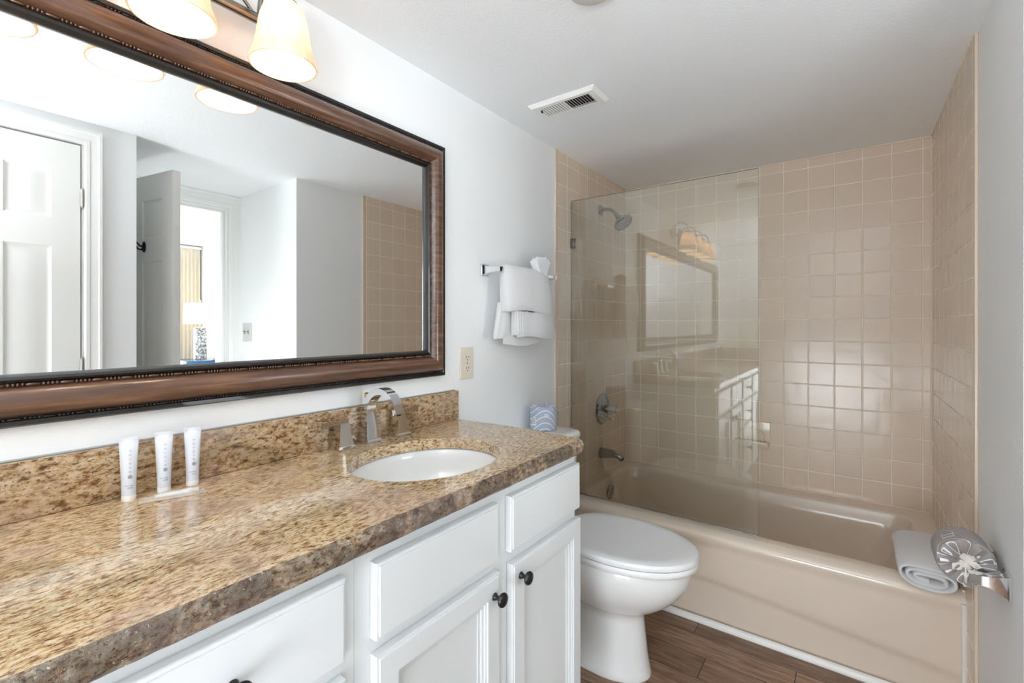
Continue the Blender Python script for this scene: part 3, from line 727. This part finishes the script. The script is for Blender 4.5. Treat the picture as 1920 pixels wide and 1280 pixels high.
# ------------------------------------------------------------------ toiletries on the counter
def text_mesh(g_name, s, size, mat, parent, M, ext=.0001, spacing=1.0):
    cu=bpy.data.curves.new('txt','FONT'); cu.body=s; cu.size=size; cu.extrude=ext; cu.align_x='CENTER'; cu.align_y='CENTER'; cu.space_character=spacing
    to=bpy.data.objects.new('txt',cu); COL.objects.link(to)
    dg=bpy.context.evaluated_depsgraph_get(); me=bpy.data.meshes.new_from_object(to.evaluated_get(dg)); bpy.data.objects.remove(to)
    me.transform(M); me.materials.clear(); me.materials.append(mat); me.name=g_name
    o=bpy.data.objects.new(g_name,me); COL.objects.link(o); o.parent=parent; return o
M_tubep=simple('tube_plastic',srgb(214,219,228),.28,coat=.2)
M_print=simple('tube_print',srgb(120,124,130),.5)
def toiletry(y,label,rz,bright=False):
    T=thing('toiletry_tube',(.046,y,ZC+.0003),label,'toiletry tube','three white toiletry tubes by the backsplash')
    g=G(); rr=[]; h0=.010
    for k in range(13):
        f=k/12; z=.011+f*.101; hy=.0112+.0040*f**1.3; hx=.0112*(1-f**2.2)+.0009
        rr.append([(hx*math.cos(a),hy*math.sin(a),z) for a in [2*PI*j/32 for j in range(32)]])
    for z in (.1122,.1190): rr.append([(.0008*(1 if math.cos(a)>0 else -1)*abs(math.cos(a))**.3,.0153*math.sin(a),z) for a in [2*PI*j/32 for j in range(32)]])
    g.loft(rr); obj('tube_body',g,M_tubep,T,50,local=True)
    g=G(); g.lathe([(.0108,0),(.0115,.001),(.0115,.0095),(.0112,.0108),(.010,.011)],Matrix.Identity(4),28); obj('cap',g,M_plasticw,T,local=True)
    # printing sits on the side facing +x
    def on_x(zz,f): 
        return .0112*(1-max(0,(zz-.011)/.101)**2.2)+.0009+.0002
    word='nature' 
    for i,ch in enumerate(word):
        z=.094-i*.0078
        M=Matrix.Translation((on_x(z,0)+.0003,.003,z))@Matrix.Rotation(PI/2,4,'Y')@Matrix.Rotation(0,4,'Z')
        M=Matrix.Translation((on_x(z,0)*.97+.0003,.003,z))@Matrix(((0,0,1,0),(0,1,0,0),(-1,0,0,0),(0,0,0,1)))
        text_mesh('printed_letter',ch,.0058,M_print,T,M)
    g=G(); M=Matrix.Translation((on_x(.046,0)*.96,.003,.046))@Matrix.Rotation(PI/2,4,'Y'); g.lathe([(.0036,0),(.0036,.0009),(.003,.0010),(.001,.0010)],M,20); obj('emblem',g,M_gray,T,local=True)
    g=G()
    for z,a,b in ((.030,-.006,.0075),(.0265,-.001,.007),(.0245,-.0015,.0065)):
        x=on_x(z,0)*.93
        g.box((x-.0005,a,z-.0004),(x+.0007,b,z+.0004))
    obj('small_print',g,M_gray,T,local=True)
    T.rotation_euler=(0,0,rz); return T
toiletry(.289,'white toiletry tube standing leftmost of the three by the backsplash',-.35)
toiletry(.345,'white toiletry tube standing in the middle of the three by the backsplash',-.35)
toiletry(.395,'white toiletry tube standing nearest the sink of the three',-.38)
# wrapped mini tube lying in a clear sachet
S=thing('wrapped_sachet',(.092,.345,ZC),'small white tube in a clear sachet lying before the toiletry tubes','sachet')
Mr=Matrix.Translation((.092,.345,ZC+.0008))@Matrix.Rotation(-.30,4,'Z')
g=G(); rr=[]
for v in [i/14 for i in range(15)]:
    yy=-.052+.104*v; bul=.0055*math.sin(PI*min(1,max(0,(v-.05)/.9)))**.6; row=[]
    for j in range(20):
        a=2*PI*j/20; xx=.017*math.cos(a); zz=max(0,.0012+bul*(1+math.sin(a))*(1-abs(math.cos(a))**3)*.9)+.0004*math.sin(9*v+xx*300)
        row.append(Mr@Vector((xx,yy,max(0,zz))))
    rr.append(row)
g.loft(rr); obj('film',g,M_film,S,60,label='clear plastic sachet')
g=G(); rr=[]
for yy,rx,rz_ in ((-.028,.0075,.0012),(-.020,.0070,.0035),(.0,.0062,.0046),(.026,.0055,.0048),(.030,.0052,.0046)):
    rr.append([Mr@Vector((rx*math.cos(a),yy,.0052+rz_*math.sin(a))) for a in [2*PI*k/20 for k in range(20)]])
g.loft(rr); obj('mini_tube',g,M_tubep,S)
g=G(); rr=[]
for yy in (.0295,.042): rr.append([Mr@Vector((.0050*math.cos(a),yy,.0052+.0046*math.sin(a))) for a in [2*PI*k/20 for k in range(20)]])
g.loft(rr); obj('mini_cap',g,simple('frosted_cap',srgb(205,196,190),.4),S)

# ------------------------------------------------------------------ outlet, switch
def wall_outlet(loc,U,N,label,mat,kind):
    O=Vector(loc);U=Vector(U);N=Vector(N);V=Vector((0,0,1)); T=thing('wall_outlet' if kind=='outlet' else 'light_switch',loc,label,'outlet' if kind=='outlet' else 'switch')
    W=.037 if kind=='outlet' else .058
    g=G(); moulded(g,O,U,V,N,-W,W,-.0585,.0585,[(0,0),(0,.003),(.003,.006),(.008,.0065)]); obj('cover_plate',g,mat,T,30)
    if kind=='outlet':
        for s in (-1,1):
            g=G(); c=O+V*s*.0195+N*.0062; poly=[]
            rings=[]
            for h in (0,.0018):
                rings.append([c+N*h+U*(.0170*math.cos(a))+V*max(-.0135,min(.0135,.0170*math.sin(a))) for a in [2*PI*k/32 for k in range(32)]])
            g.loft(rings,False,True); f=obj('receptacle',g,mat,T,30)
            g=G()
            for du,hh in ((-.0064,.0042),(.0064,.0034)):
                b=c+U*du+V*.003+N*.0018; rings=[[b+U*a+V*d+N*h for a,d in ((-.0011,-hh),(.0011,-hh),(.0011,hh),(-.0011,hh))] for h in (0,.0003)]; g.loft(rings)
            b=c-V*.0075+N*.0018; g.loft([[b+N*h+U*(.0024*math.cos(a))+V*(.0024*math.sin(a)) for a in [2*PI*k/12 for k in range(12)]] for h in (0,.0003)])
            obj('slots',g,M_dark,f)
    else:
        for s in (-1,1):
            g=G(); c=O+U*s*.023+N*.0065; rings=[[c+U*a+V*(d+h*.9)+N*h for a,d in ((-.005,-.011),(.005,-.011),(.005,.011),(-.005,.011))] for h in (0,.003)]; g.loft(rings)
            rings=[[c+V*.006+U*a+V*d+N*h for a,d in ((-.0035,-.004),(.0035,-.004),(.0035,.004),(-.0035,.004))] for h in (0,.012)]; g.loft(rings); obj('toggle',g,simple('toggle_grey',srgb(150,150,146),.4) if s<0 else bpy.data.materials['toggle_grey'],T)
    for s in ((0,) if kind=='outlet' else ((-.023,.030),(-.023,-.030),(.023,.030),(.023,-.030))):
        c=O+N*.0064 if s==0 else O+U*s[0]+V*s[1]+N*.0064
        g=G(); g.lathe([(.0028,0),(.0024,.001),(.0002,.0012)],AX(c,N),12); obj('screw',g,M_nickel,T)
wall_outlet((0,1.297,1.073),(0,1,0),(1,0,0),'almond duplex outlet on the wall right of the mirror',M_almond,'outlet')
wall_outlet((.22,YE,1.06),(1,0,0),(0,1,0),'almond duplex outlet on the end wall beside the far sink',M_almond,'outlet')
wall_outlet((2.035,1.440,1.167),(1,0,0),(0,-1,0),'grey double light switch beside the doorway, seen in the mirror',simple('switch_grey',srgb(205,205,200),.4),'switch')

# ------------------------------------------------------------------ towel bar and towels on the left wall
def post_bar(name,plane_x,sgn,y0,y1,z,reach,label,sq_,far=True):
    T=thing(name,(plane_x,(y0+y1)/2,z),label,'towel bar' if 'towel' in name else 'paper holder')
    for y in (y0,y1):
        g=G(); X=lambda d: plane_x+sgn*d
        rings=[]
        for d,h in ((0,sq_),(.006,sq_),(.008,sq_*.86),(.022,sq_*.62),(reach*.6,sq_*.44),(reach-.012,sq_*.40),(reach+.008,sq_*.40)):
            rings.append([(X(d),y-h,z-h),(X(d),y+h,z-h),(X(d),y+h,z+h),(X(d),y-h,z+h)])
        g.loft(rings); obj('post',g,M_chrome,T,25)
    g=G(); b=.0065; xx=plane_x+sgn*reach; g.box((xx-b,y0+.008,z-b),(xx+b,y1-.008,z+b),.001); obj('bar',g,M_chrome,T)
    return T
BZB=1.425
post_bar('towel_bar',0.0,1,1.400,1.800,BZB,.078,'chrome square towel bar on the left wall beside the shower tile',.022)
def cloth_ring(xc,yc,hx,hy,z,wob,ph,n=56,p=3.2):
    pts=[]
    for k in range(n):
        a=2*PI*k/n; c,s=math.cos(a),math.sin(a)
        x=xc+hx*abs(c)**(2/p)*(1 if c>0 else -1); y=yc+hy*abs(s)**(2/p)*(1 if s>0 else -1)
        q=wob*math.sin(5*a+ph)+wob*.6*math.sin(9*a+2*ph)
        pts.append((x+q*c,y+q*s,z))
    return pts
T=thing('hand_towel',(.078,1.57,1.16),'white hand towel folded in a pouch over the towel bar','towel')
g=G(); rr=[]
for z,hx,hy,yc,xc in ((1.262,.030,.155,1.577,.086),(1.2605,.036,.160,1.577,.086),(1.266,.040,.163,1.577,.086),(1.29,.042,.163,1.576,.086),(1.33,.041,.161,1.573,.085),(1.37,.039,.158,1.571,.083),(1.405,.036,.156,1.569,.081),(1.427,.031,.154,1.568,.079),(1.440,.022,.150,1.566,.078),(1.445,.010,.140,1.564,.077)):
    rr.append(cloth_ring(xc,yc,hx,hy,z+0,.0018,z*40))
rr=[[ (x,y,z+ (.010*math.sin((y-1.41)/.33*PI*1.3+.3) if i<4 else 0)) for x,y,z in r] for i,r in enumerate(rr)]
g.loft(rr); obj('towel_wrap',g,M_towel,T,60)
# the lower folded end: several layered, hanging folds
def hang(name,y0,y1,x0,x1,z0,z1,ph,flare=.0):
    g=G(); rr=[]
    for k in range(9):
        f=k/8; z=z1+(z0-z1)*f; e=.92+.10*f
        yc=(y0+y1)/2+flare*f; hy=(y1-y0)/2*e*(1 if f<.97 else .97); hx=(x1-x0)/2*(.85+.25*f)*(1 if f<.97 else .75)
        rr.append([(x,y,z+.006*math.sin((y-y0)*22+ph)*f) for x,y,_ in cloth_ring((x0+x1)/2,yc,hx,hy,z,.002,ph+f,40,2.6)])
    g.loft(rr); return obj(name,g,M_towel,T,60)
hang('towel_fold',1.412,1.51,.046,.078,1.158,1.30,1.0,-.028)
hang('towel_fold',1.435,1.70,.058,.080,1.135,1.30,2.0)
hang('towel_fold',1.480,1.755,.076,.118,1.163,1.295,0.3,.004)
for yy,w_ in ((1.472,.010),(1.488,.009),(1.503,.010)):
    hang('towel_fold',yy-w_,yy+w_,.082,.112,1.170+(.004 if w_<.01 else 0),1.290,yy*9,.004)
W=thing('wash_cloth',(.085,1.65,1.43),'white washcloth pleated into a fan tucked in the hand towel','washcloth')
g=G(); n=7; rr=[]
for k in range(2*n+1):
    f=k/(2*n); ang=math.radians(-32+64*f); d=.0095 if k%2 else -.0095
    base=Vector((.094,1.662+.045*(f-.5),1.425)); tipL=.064+.008*math.cos(PI*(f-.5))+random.uniform(-.004,.004)
    tip=base+Vector((d*1.6,math.sin(ang)*tipL,math.cos(ang)*tipL)); b2=base+Vector((d,0,-.02))
    rr.append([b2+Vector((.003,0,0)),tip+Vector((.003,0,0)),tip+Vector((-.003,0,.0015)),b2+Vector((-.003,0,0))])
g.loft(rr); obj('cloth_fan',g,M_towel,W,30)
g=G(); g.loft([cloth_ring(.092,1.66,.010,.052,z,.001,1,40) for z in (1.40,1.43,1.446)]); obj('tucked_end',g,M_towel,W,60)

# ------------------------------------------------------------------ toilet
YT=1.585
TO=thing('toilet',(.40,YT,0),'white two-piece toilet with closed lid between the vanity and the tub','toilet')
def egg(xb,xf,hw,z,yc=YT,n=56,sqb=.75,k0=.46):
    pts=[]; xm=xb+(xf-xb)*k0
    for k in range(n):
        a=2*PI*k/n; c,s=math.cos(a),math.sin(a)
        if c>=0: x=xm+(xf-xm)*c; y=hw*s
        else: x=xm+(xm-xb)*-abs(c)**sqb; y=hw*(1 if s>0 else -1)*abs(s)**sqb
        pts.append((x,yc+y,z))
    return pts
g=G()
g.loft([egg(.20,.590,.098,0,k0=.62),egg(.20,.591,.100,.006,k0=.62),egg(.21,.586,.096,.022,k0=.62),egg(.26,.578,.088,.07,k0=.58),egg(.30,.572,.082,.13,k0=.54),egg(.31,.566,.079,.19,k0=.52),
        egg(.305,.568,.082,.215),egg(.29,.590,.098,.228),egg(.27,.628,.124,.250),egg(.25,.665,.146,.280),egg(.238,.697,.162,.315),egg(.23,.717,.172,.350),egg(.225,.724,.176,.380),egg(.225,.720,.174,.404),egg(.228,.716,.171,.412)])
obj('bowl',g,M_porc,TO,60)
g=G(); g.loft([egg(.20,.40,.11,0.0,sqb=.5),egg(.20,.38,.10,.03,sqb=.5),egg(.10,.36,.085,.16,sqb=.5),egg(.06,.34,.10,.28,sqb=.5),egg(.04,.33,.15,.36,sqb=.5),egg(.03,.32,.17,.405,sqb=.5)]); obj('trapway',g,M_porc,TO,60)
g=G(); g.loft([egg(.262,.742,.178,.4125),egg(.258,.748,.181,.418),egg(.258,.748,.181,.428),egg(.262,.744,.178,.434)]); obj('seat',g,M_plasticw,TO,50)
g=G(); g.loft([egg(.258,.744,.178,.4355),egg(.254,.750,.182,.440),egg(.254,.750,.182,.448),egg(.258,.745,.178,.4555),egg(.27,.730,.166,.460),egg(.30,.700,.145,.459),egg(.315,.685,.135,.4575)]); obj('lid',g,M_plasticw,TO,25)
for s in (-1,1):
    g=G(); g.box((.238,YT+s*.075-.02,.413),(.268,YT+s*.075+.02,.446),.006); obj('seat_hinge',g,M_plasticw,TO)
def rbox(x0,x1,y0,y1,r,z): return rrect(x0,x1,y0,y1,r,z,6)
g=G(); g.loft([rbox(.03,.185,1.41,1.76,.03,.404),rbox(.022,.200,1.395,1.775,.035,.44),rbox(.020,.210,1.388,1.782,.035,.60),rbox(.020,.214,1.384,1.786,.035,.735)]); obj('tank',g,M_porc,TO,50)
g=G(); g.loft([rbox(.014,.222,1.376,1.794,.04,.7355),rbox(.012,.226,1.372,1.798,.042,.742),rbox(.012,.226,1.372,1.798,.042,.756),rbox(.016,.221,1.377,1.793,.04,.766),rbox(.03,.205,1.39,1.78,.035,.770)]); obj('tank_lid',g,M_porc,TO,50)
g=G(); g.cyl((.213,1.44,.685),(.228,1.44,.685),.012); g.tube([(.228,1.44,.685),(.232,1.46,.683),(.233,1.51,.675)],[.006,.0055,.007],10); obj('flush_lever',g,M_chrome,TO)

# ------------------------------------------------------------------ wrapped roll on the tank
M_wrap1=wrap_mat('blue_wave_wrapper',srgb(176,186,206),'z',40)
R1=thing('toilet_paper_roll',(.083,1.700,.7705),'toilet paper roll in pale blue wavy wrapper standing on the tank','toilet paper roll')
g=G(); rr=[]
for r,h in ((.052,0),(.0565,.003),(.057,.02),(.0568,.05),(.057,.085),(.0555,.096),(.050,.100),(.036,.0965),(.022,.090),(.012,.089)):
    rr.append([(r*(1+.012*math.sin(7*a+h*60)+(.05*math.sin(11*a)if r<.05 else 0))*math.cos(a),r*(1+.012*math.sin(7*a+h*60)+(.05*math.sin(11*a)if r<.05 else 0))*math.sin(a),h+(.004*math.sin(9*a) if .01<r<.05 else 0)) for a in [2*PI*k/56 for k in range(56)]])
g.loft(rr); obj('paper_wrapper',g,M_wrap1,R1,40,local=True)
def arc_patch(g,r,a0,a1,z0,z1,th=.0004,n=8):
    rings=[[((r+d)*math.cos(a),(r+d)*math.sin(a),z) for d,z in ((0,z0),(th,z0),(th,z1),(0,z1))] for a in [a0+(a1-a0)*k/n for k in range(n+1)]]
    g.loft(rings)
g=G(); a_=-1.9; arc_patch(g,.0578,a_,a_+.34,.022,.056); obj('label_patch',g,M_plasticw,R1,local=True)
g=G(); [arc_patch(g,.0583,a_+.04,a_+.28,z,z+.004) for z in (.030,.038,.047)]; obj('barcode_print',g,M_gray,R1,local=True)
g=G(); arc_patch(g,.0578,-.95,-.60,.062,.074); obj('emblem_patch',g,simple('pale_blue',srgb(206,224,240),.5),R1,local=True)

# ------------------------------------------------------------------ paper holder on the right wall with wrapped roll
post_bar('toilet_paper_holder',XR,-1,1.548,1.700,.612,.062,'chrome square toilet paper holder on the right wall by the tub',.028)
M_wrap2=wrap_mat('grey_wave_wrapper',srgb(150,143,140),'y',95)
R2=thing('toilet_paper_roll',(1.379,1.624,.632),'toilet paper roll in grey striped wrapper on the right wall holder','toilet paper roll')
g=G(); rr=[]
for r,h in ((.009,-.040),(.020,-.046),(.036,-.0505),(.048,-.051),(.0545,-.048),(.0565,-.040),(.057,-.02),(.0565,.0),(.057,.025),(.056,.042),(.050,.050),(.034,.052),(.012,.046)):
    rr.append([(r*(1+(.07*math.sin(9*a) if r<.046 else .01*math.sin(6*a+h*50)))*math.cos(a),h+(.004*math.sin(11*a) if .01<r<.05 else 0),r*(1+(.07*math.sin(9*a) if r<.046 else .01*math.sin(6*a+h*50)))*math.sin(a)) for a in [2*PI*k/56 for k in range(56)]])
g.loft(rr); obj('paper_wrapper',g,M_wrap2,R2,40,local=True)
g=G()
random.seed(11)
for k in range(6):
    a=2*PI*k/6+random.uniform(-.45,.45); r=random.uniform(.010,.030); z0=-.045-random.uniform(.002,.012)
    p=[(0,-.040,0),(r*math.cos(a-.6),-.046,r*math.sin(a-.6)),(r*1.25*math.cos(a),z0,r*1.25*math.sin(a)),(r*.8*math.cos(a+.7),-.045,r*.8*math.sin(a+.7))]
    g.loft([[Vector(q) for q in p],[Vector(q)+Vector((0,.0022,0)) for q in p]])
obj('tucked_tissue',g,M_tissue,R2,30,local=True)
g=G()
def arc_y(g,r,a0,a1,y0,y1,th=.0005,n=8):
    rings=[[((r+d)*math.cos(a),y,(r+d)*math.sin(a)) for d,y in ((0,y0),(th,y0),(th,y1),(0,y1))] for a in [a0+(a1-a0)*k/n for k in range(n+1)]]
    g.loft(rings)
arc_y(g,.0577,1.9,2.35,-.030,.0); obj('label_patch',g,simple('label_pale',srgb(226,216,210),.5),R2,local=True)
g=G(); arc_y(g,.0583,1.94,2.31,-.027,-.018); arc_y(g,.0583,1.94,2.31,-.012,-.003); obj('label_print',g,M_gray,R2,local=True)

# ------------------------------------------------------------------ folded towel on the tub corner
T=thing('folded_bath_mat',(1.35,2.12,.374),'white folded bath mat lying on the right corner of the tub rim','bath mat')
def spiral(n,turns,a0,a1,b0,b1,cx,cz):
    pts=[]
    for k in range(n+1):
        f=k/n; th=-PI/2-2*PI*turns*f; a=a0+(a1-a0)*f; b=b0+(b1-b0)*f; c,s=math.cos(th),math.sin(th)
        pts.append((cx+a*abs(c)**.75*(1 if c>0 else -1), cz+b*abs(s)**.9*(1 if s>0 else -1)))
    return pts
sp=spiral(130,2.75,.028,.083,.007,.037,1.352,.416)
g=G(); th=.0108
L_=[];R_=[]
for i,(x,z) in enumerate(sp):
    a=sp[max(i-1,0)];b=sp[min(i+1,len(sp)-1)]; dx,dz=b[0]-a[0],b[1]-a[1]; l=math.hypot(dx,dz) or 1; nx,nz=-dz/l,dx/l
    L_.append((x+nx*th/2,z+nz*th/2)); R_.append((x-nx*th/2,z-nz*th/2))
ys=[1.995,1.998,2.004,2.03,2.08,2.14,2.20,2.25,2.268,2.272]
for i in range(len(sp)-1):
    q=[L_[i],L_[i+1],R_[i+1],R_[i]]
rings=[]
for j,y in enumerate(ys):
    shr={0:.55,1:.82,2:.97,9:.6,8:.9}.get(j,1.0)
    ring=[]
    for side,seq in ((0,list(range(len(sp)))),(1,list(range(len(sp)-1,-1,-1)))):
        for i in seq:
            m=((L_[i][0]+R_[i][0])/2,(L_[i][1]+R_[i][1])/2); p=(L_ if side==0 else R_)[i]
            x=m[0]+(p[0]-m[0])*shr; z=m[1]+(p[1]-m[1])*shr
            fr=max(0,(2.07-y)/.075)
            z-=.020*fr**1.5*(1-((x-1.37)/.12)**2)
            ring.append((x+.0015*math.sin(y*60+i*.3),y+.004*math.sin(i*.11),z))
    rings.append(ring)
VV=g.loft(rings,False,False); NS=len(sp)
for row in (VV[0],VV[-1]):
    for i in range(NS-1): g._f([row[i],row[i+1],row[2*NS-2-i],row[2*NS-1-i]])
obj('folded_cloth',g,M_towel,T,50)

# ------------------------------------------------------------------ ceiling vent, detector, added fill lamps
V=thing('ceiling_vent',(.28,1.56,ZCE),'white louvred air vent in the ceiling above the toilet','vent')
g=G(); x0,x1,y0,y1=.140,.420,1.495,1.627
g.plate([(x0+.012,y0+.012),(x1-.012,y0+.012),(x1-.012,y1-.012),(x0+.012,y1-.012)],[[(x0+.034,y0+.028),(x1-.034,y0+.028),(x1-.034,y1-.028),(x0+.034,y1-.028)]],'z',ZCE-.013,ZCE-.011)
g.loft([[(x0,y0,ZCE),(x1,y0,ZCE),(x1,y1,ZCE),(x0,y1,ZCE)],[(x0,y0,ZCE-.002),(x1,y0,ZCE-.002),(x1,y1,ZCE-.002),(x0,y1,ZCE-.002)],[(x0+.012,y0+.012,ZCE-.013),(x1-.012,y0+.012,ZCE-.013),(x1-.012,y1-.012,ZCE-.013),(x0+.012,y1-.012,ZCE-.013)]],False,False)
obj('vent_frame',g,M_white,V,20)
g=G(); g.box((x0+.03,y0+.024,ZCE-.0015),(x1-.03,y1-.024,ZCE-.0005)); obj('dark_backing',g,M_dark,V)  # dark plate painted in for the shaded duct behind the slats
g=G(); g.box((x0+.035,y0+.028,ZCE-.0050),((x0+x1)/2,y1-.028,ZCE-.0040)); obj('grey_backing',g,simple('backing_grey',srgb(150,152,152),.5),V)  # added grey backing that gives the left gaps their mid shade
n=19
for k in range(n):
    xx=x0+.040+(x1-x0-.080)*k/(n-1); s=1 if k<n/2 else -1
    if abs(k-(n-1)/2)<.6:
        g=G(); g.box((xx-.004,y0+.028,ZCE-.0125),(xx+.004,y1-.028,ZCE-.0105))
    elif s>0:
        g=G(); rings=[[(xx-.0034,y,ZCE-.0118),(xx-.0030,y,ZCE-.0128),(xx+.0030,y,ZCE-.0112),(xx+.0026,y,ZCE-.0102)] for y in (y0+.028,y1-.028)]; g.loft(rings)
    else:
        g=G(); rings=[[(xx-s*.0032,y,ZCE-.0123),(xx-s*.0026,y,ZCE-.0130),(xx+s*.0024,y,ZCE-.0070),(xx+s*.0018,y,ZCE-.0063)] for y in (y0+.028,y1-.028)]; g.loft(rings)
    obj('slat',g,M_white,V)
g=G(); g.box((x0+.036,y0+.040,ZCE-.020),(x0+.039,y0+.050,ZCE-.012)); obj('damper_lever',g,M_dark,V)
D=thing('smoke_detector',(.636,1.043,ZCE),'round off-white smoke detector on the ceiling at the top of the photo','smoke detector')
g=G(); g.lathe([(.062,0),(.062,.012),(.056,.024),(.040,.030),(.001,.031)],AX((.636,1.043,ZCE),(0,0,-1)),48); obj('housing',g,simple('detector_plastic',srgb(206,208,200),.5),D)
g=G(); g.lathe([(.010,0),(.008,.003),(.001,.0035)],AX((.636,1.043,ZCE-.0305),(0,0,-1)),20); obj('test_button',g,M_plasticw,D)
FL=thing('fill_floor_lamp',(1.15,-.50,0),'white fill lamp added behind the camera to brighten the room','lamp')  # lamp body added around the rear fill light
g=G(); g.lathe([(.12,0),(.12,.012),(.02,.022),(.001,.022)],AX((1.15,-.50,0),(0,0,1)),32); obj('base',g,M_white,FL)
g=G(); g.cyl((1.15,-.50,.02),(1.15,-.50,1.24),.011); obj('pole',g,M_white,FL)
g=G(); g.lathe([(.02,1.235),(.07,1.25),(.12,1.29),(.15,1.35),(.147,1.35),(.117,1.293),(.068,1.254),(.001,1.245)],AX((1.15,-.50,0),(0,0,1)),40); obj('lamp_shade',g,M_white,FL)
FL=thing('fill_uplighter',(1.72,1.12,0),'low white fill lamp added in the alcove in front of the open door','lamp')  # lamp body added around the alcove fill light
g=G(); g.lathe([(.12,0),(.12,.012),(.02,.022),(.001,.022)],AX((1.72,1.12,0),(0,0,1)),32); obj('base',g,M_white,FL)
g=G(); g.cyl((1.72,1.12,.02),(1.72,1.12,.70),.011); obj('pole',g,M_white,FL)
g=G(); g.lathe([(.02,.695),(.10,.71),(.18,.75),(.21,.79),(.207,.79),(.177,.753),(.098,.714),(.001,.705)],AX((1.72,1.12,0),(0,0,1)),40); obj('lamp_shade',g,M_white,FL)
# ------------------------------------------------------------------ bedroom seen through the doorway
M_curt=simple('curtain_cloth',srgb(226,216,200),.9)
C=thing('curtain',(7.06,2.75,.03),'beige pleated curtain drawn aside, seen through the doorway','curtain')
g=G(); rings=[]
for z in (.03,1.2,2.20,2.30,2.385):
    amp=.022 if z<2.25 else .012
    rings.append([(7.06+amp*math.sin(k*.9)-.0, 2.50+.52*k/70, z) for k in range(71)])
R0=g.loft(rings,False,False,closed=False); ring2=[[(x+.006,y,z) for x,y,z in r] for r in rings]; g.loft(ring2,False,False,closed=False)
obj('curtain_panel',g,M_curt,C,80)
g=G(); g.box((7.02,.2,2.385),(7.10,3.03,2.425),.004); tag(obj('curtain_rail',g,M_white),'white curtain rail under the bedroom ceiling above the beige curtain','curtain rail')
N=thing('nightstand',(6.32,2.78,0),'bright blue nightstand beside the bed, seen in the mirror','nightstand')
M_blue=simple('blue_paint',srgb(36,112,168),.3)
g=G(); g.box((6.05,2.50,.08),(6.62,3.02,.70),.004); obj('body',g,M_blue,N)
g=G(); g.box((6.03,2.48,.7003),(6.64,3.03,.735),.004); obj('top',g,M_blue,N)
g=G(); g.box((6.03,2.48,.7353),(6.64,3.03,.742),.001); obj('glass_top',g,M_glass,N)
for k in range(2):
    g=G(); g.box((6.08,2.492,.14+.28*k),(6.59,2.4995,.38+.28*k),.003); f=obj('drawer',g,M_blue,N); g=G(); g.cyl((6.335,2.492,.26+.28*k),(6.335,2.470,.26+.28*k),.014); obj('knob',g,M_chrome,f)
for a in (6.08,6.59):
    for b in (2.53,2.99): g=G(); g.cyl((a,b,0),(a,b,.08),.015,.02); obj('leg',g,M_blue,N)
LT=thing('table_lamp',(6.30,2.74,.7422),'silver mosaic table lamp with a cream box shade on the nightstand','lamp')
t=NT('silver_mosaic'); vo=t.n('ShaderNodeTexVoronoi'); vo.inputs['Scale'].default_value=55; t.l(t.pos(),vo.inputs['Vector']); t.set(col=t.ramp(vo.outputs['Color'],[(.2,srgb(120,120,122)),(.8,srgb(240,240,240))]),rough=.25,metal=.5)
g=G(); g.lathe([(.075,0),(.080,.006),(.080,.44),(.072,.45),(.03,.455)],AX((6.30,2.74,.7424),(0,0,1)),32); obj('lamp_base',g,t.m,LT)
g=G(); g.cyl((6.30,2.74,1.195),(6.30,2.74,1.56),.006); g.lathe([(.001,.02),(.012,.012),(.006,0)],AX((6.30,2.74,1.555),(0,0,1)),16); obj('lamp_stem',g,M_chrome,LT)
t=NT('lamp_shade_cloth'); t.set(col=srgb(244,232,206),rough=.9,emis=srgb(255,236,205),emistr=.35)
g=G()
def sring(hx,hy,z): return [(6.30-hx,2.74-hy,z),(6.30+hx,2.74-hy,z),(6.30+hx,2.74+hy,z),(6.30-hx,2.74+hy,z)]
g.loft([sring(.175,.155,1.24),sring(.165,.145,1.53),sring(.163,.143,1.53),sring(.173,.153,1.24),sring(.175,.155,1.24)],False,False); obj('lamp_shade',g,t.m,LT,25)
g=G(); g.box((6.137,2.737,1.518),(6.463,2.743,1.522)); obj('shade_spider',g,M_chrome,LT)
B=thing('bed',(5.1,2.0,0),'white made-up bed against the bedroom wall, seen through the doorway','bed')
M_linen=simple('bed_linen',srgb(242,243,245),.9,bump=(5,.5,.04))
g=G(); g.box((4.36,1.02,.05),(5.94,3.00,.36),.02); obj('bed_base',g,M_white,B)
g=G(); g.box((4.35,1.00,.36),(5.95,3.00,.62),.05,4); obj('mattress',g,M_linen,B)
g=G(); g.box((4.31,.97,.30),(5.99,2.60,.70),.06,4); obj('duvet',g,M_linen,B)
g=G(); g.box((4.32,2.995,.1),(5.98,3.035,1.05),.02); obj('headboard',g,M_white,B)
def pillow(xc,w_,h_,lean,label,col):
    T=thing('pillow',(xc,2.80,.72),label,'pillow','white pillows leaning on the headboard')
    g=G(); N_=16; top=[];
    for s in (1,-1):
        rows=[]
        for i in range(N_+1):
            row=[]
            for j in range(N_+1):
                u_=i/N_*2-1; v_=j/N_*2-1
                th_=.085*(max(0,(1-abs(u_)**2.6))*max(0,(1-abs(v_)**2.6)))**.5
                pin=1-.10*(u_*u_*v_*v_)*1.0-.06*(1-abs(u_))*(abs(v_)>.99)
                row.append(Vector((u_*w_/2*(1-.07*(1-v_*v_)*0-.05*(1-v_*v_)*abs(u_)),s*th_+lean*(v_+1)*h_/2, (v_+1)*h_/2*(1-.04*(1-u_*u_)))))
            rows.append(row)
        g.loft(rows,False,False,closed=False)
    bmesh.ops.remove_doubles(g.bm,verts=g.bm.verts,dist=1e-4)
    obj('pillow_case',g,M_linen,T,80,local=True); return T
pillow(5.55,.74,.50,.18,'white pillow leaning on the headboard on the lamp side','w').location=(5.55,2.78,.68)
pillow(4.75,.74,.50,.18,'white pillow leaning on the headboard on the side away from the lamp','w').location=(4.75,2.78,.68)
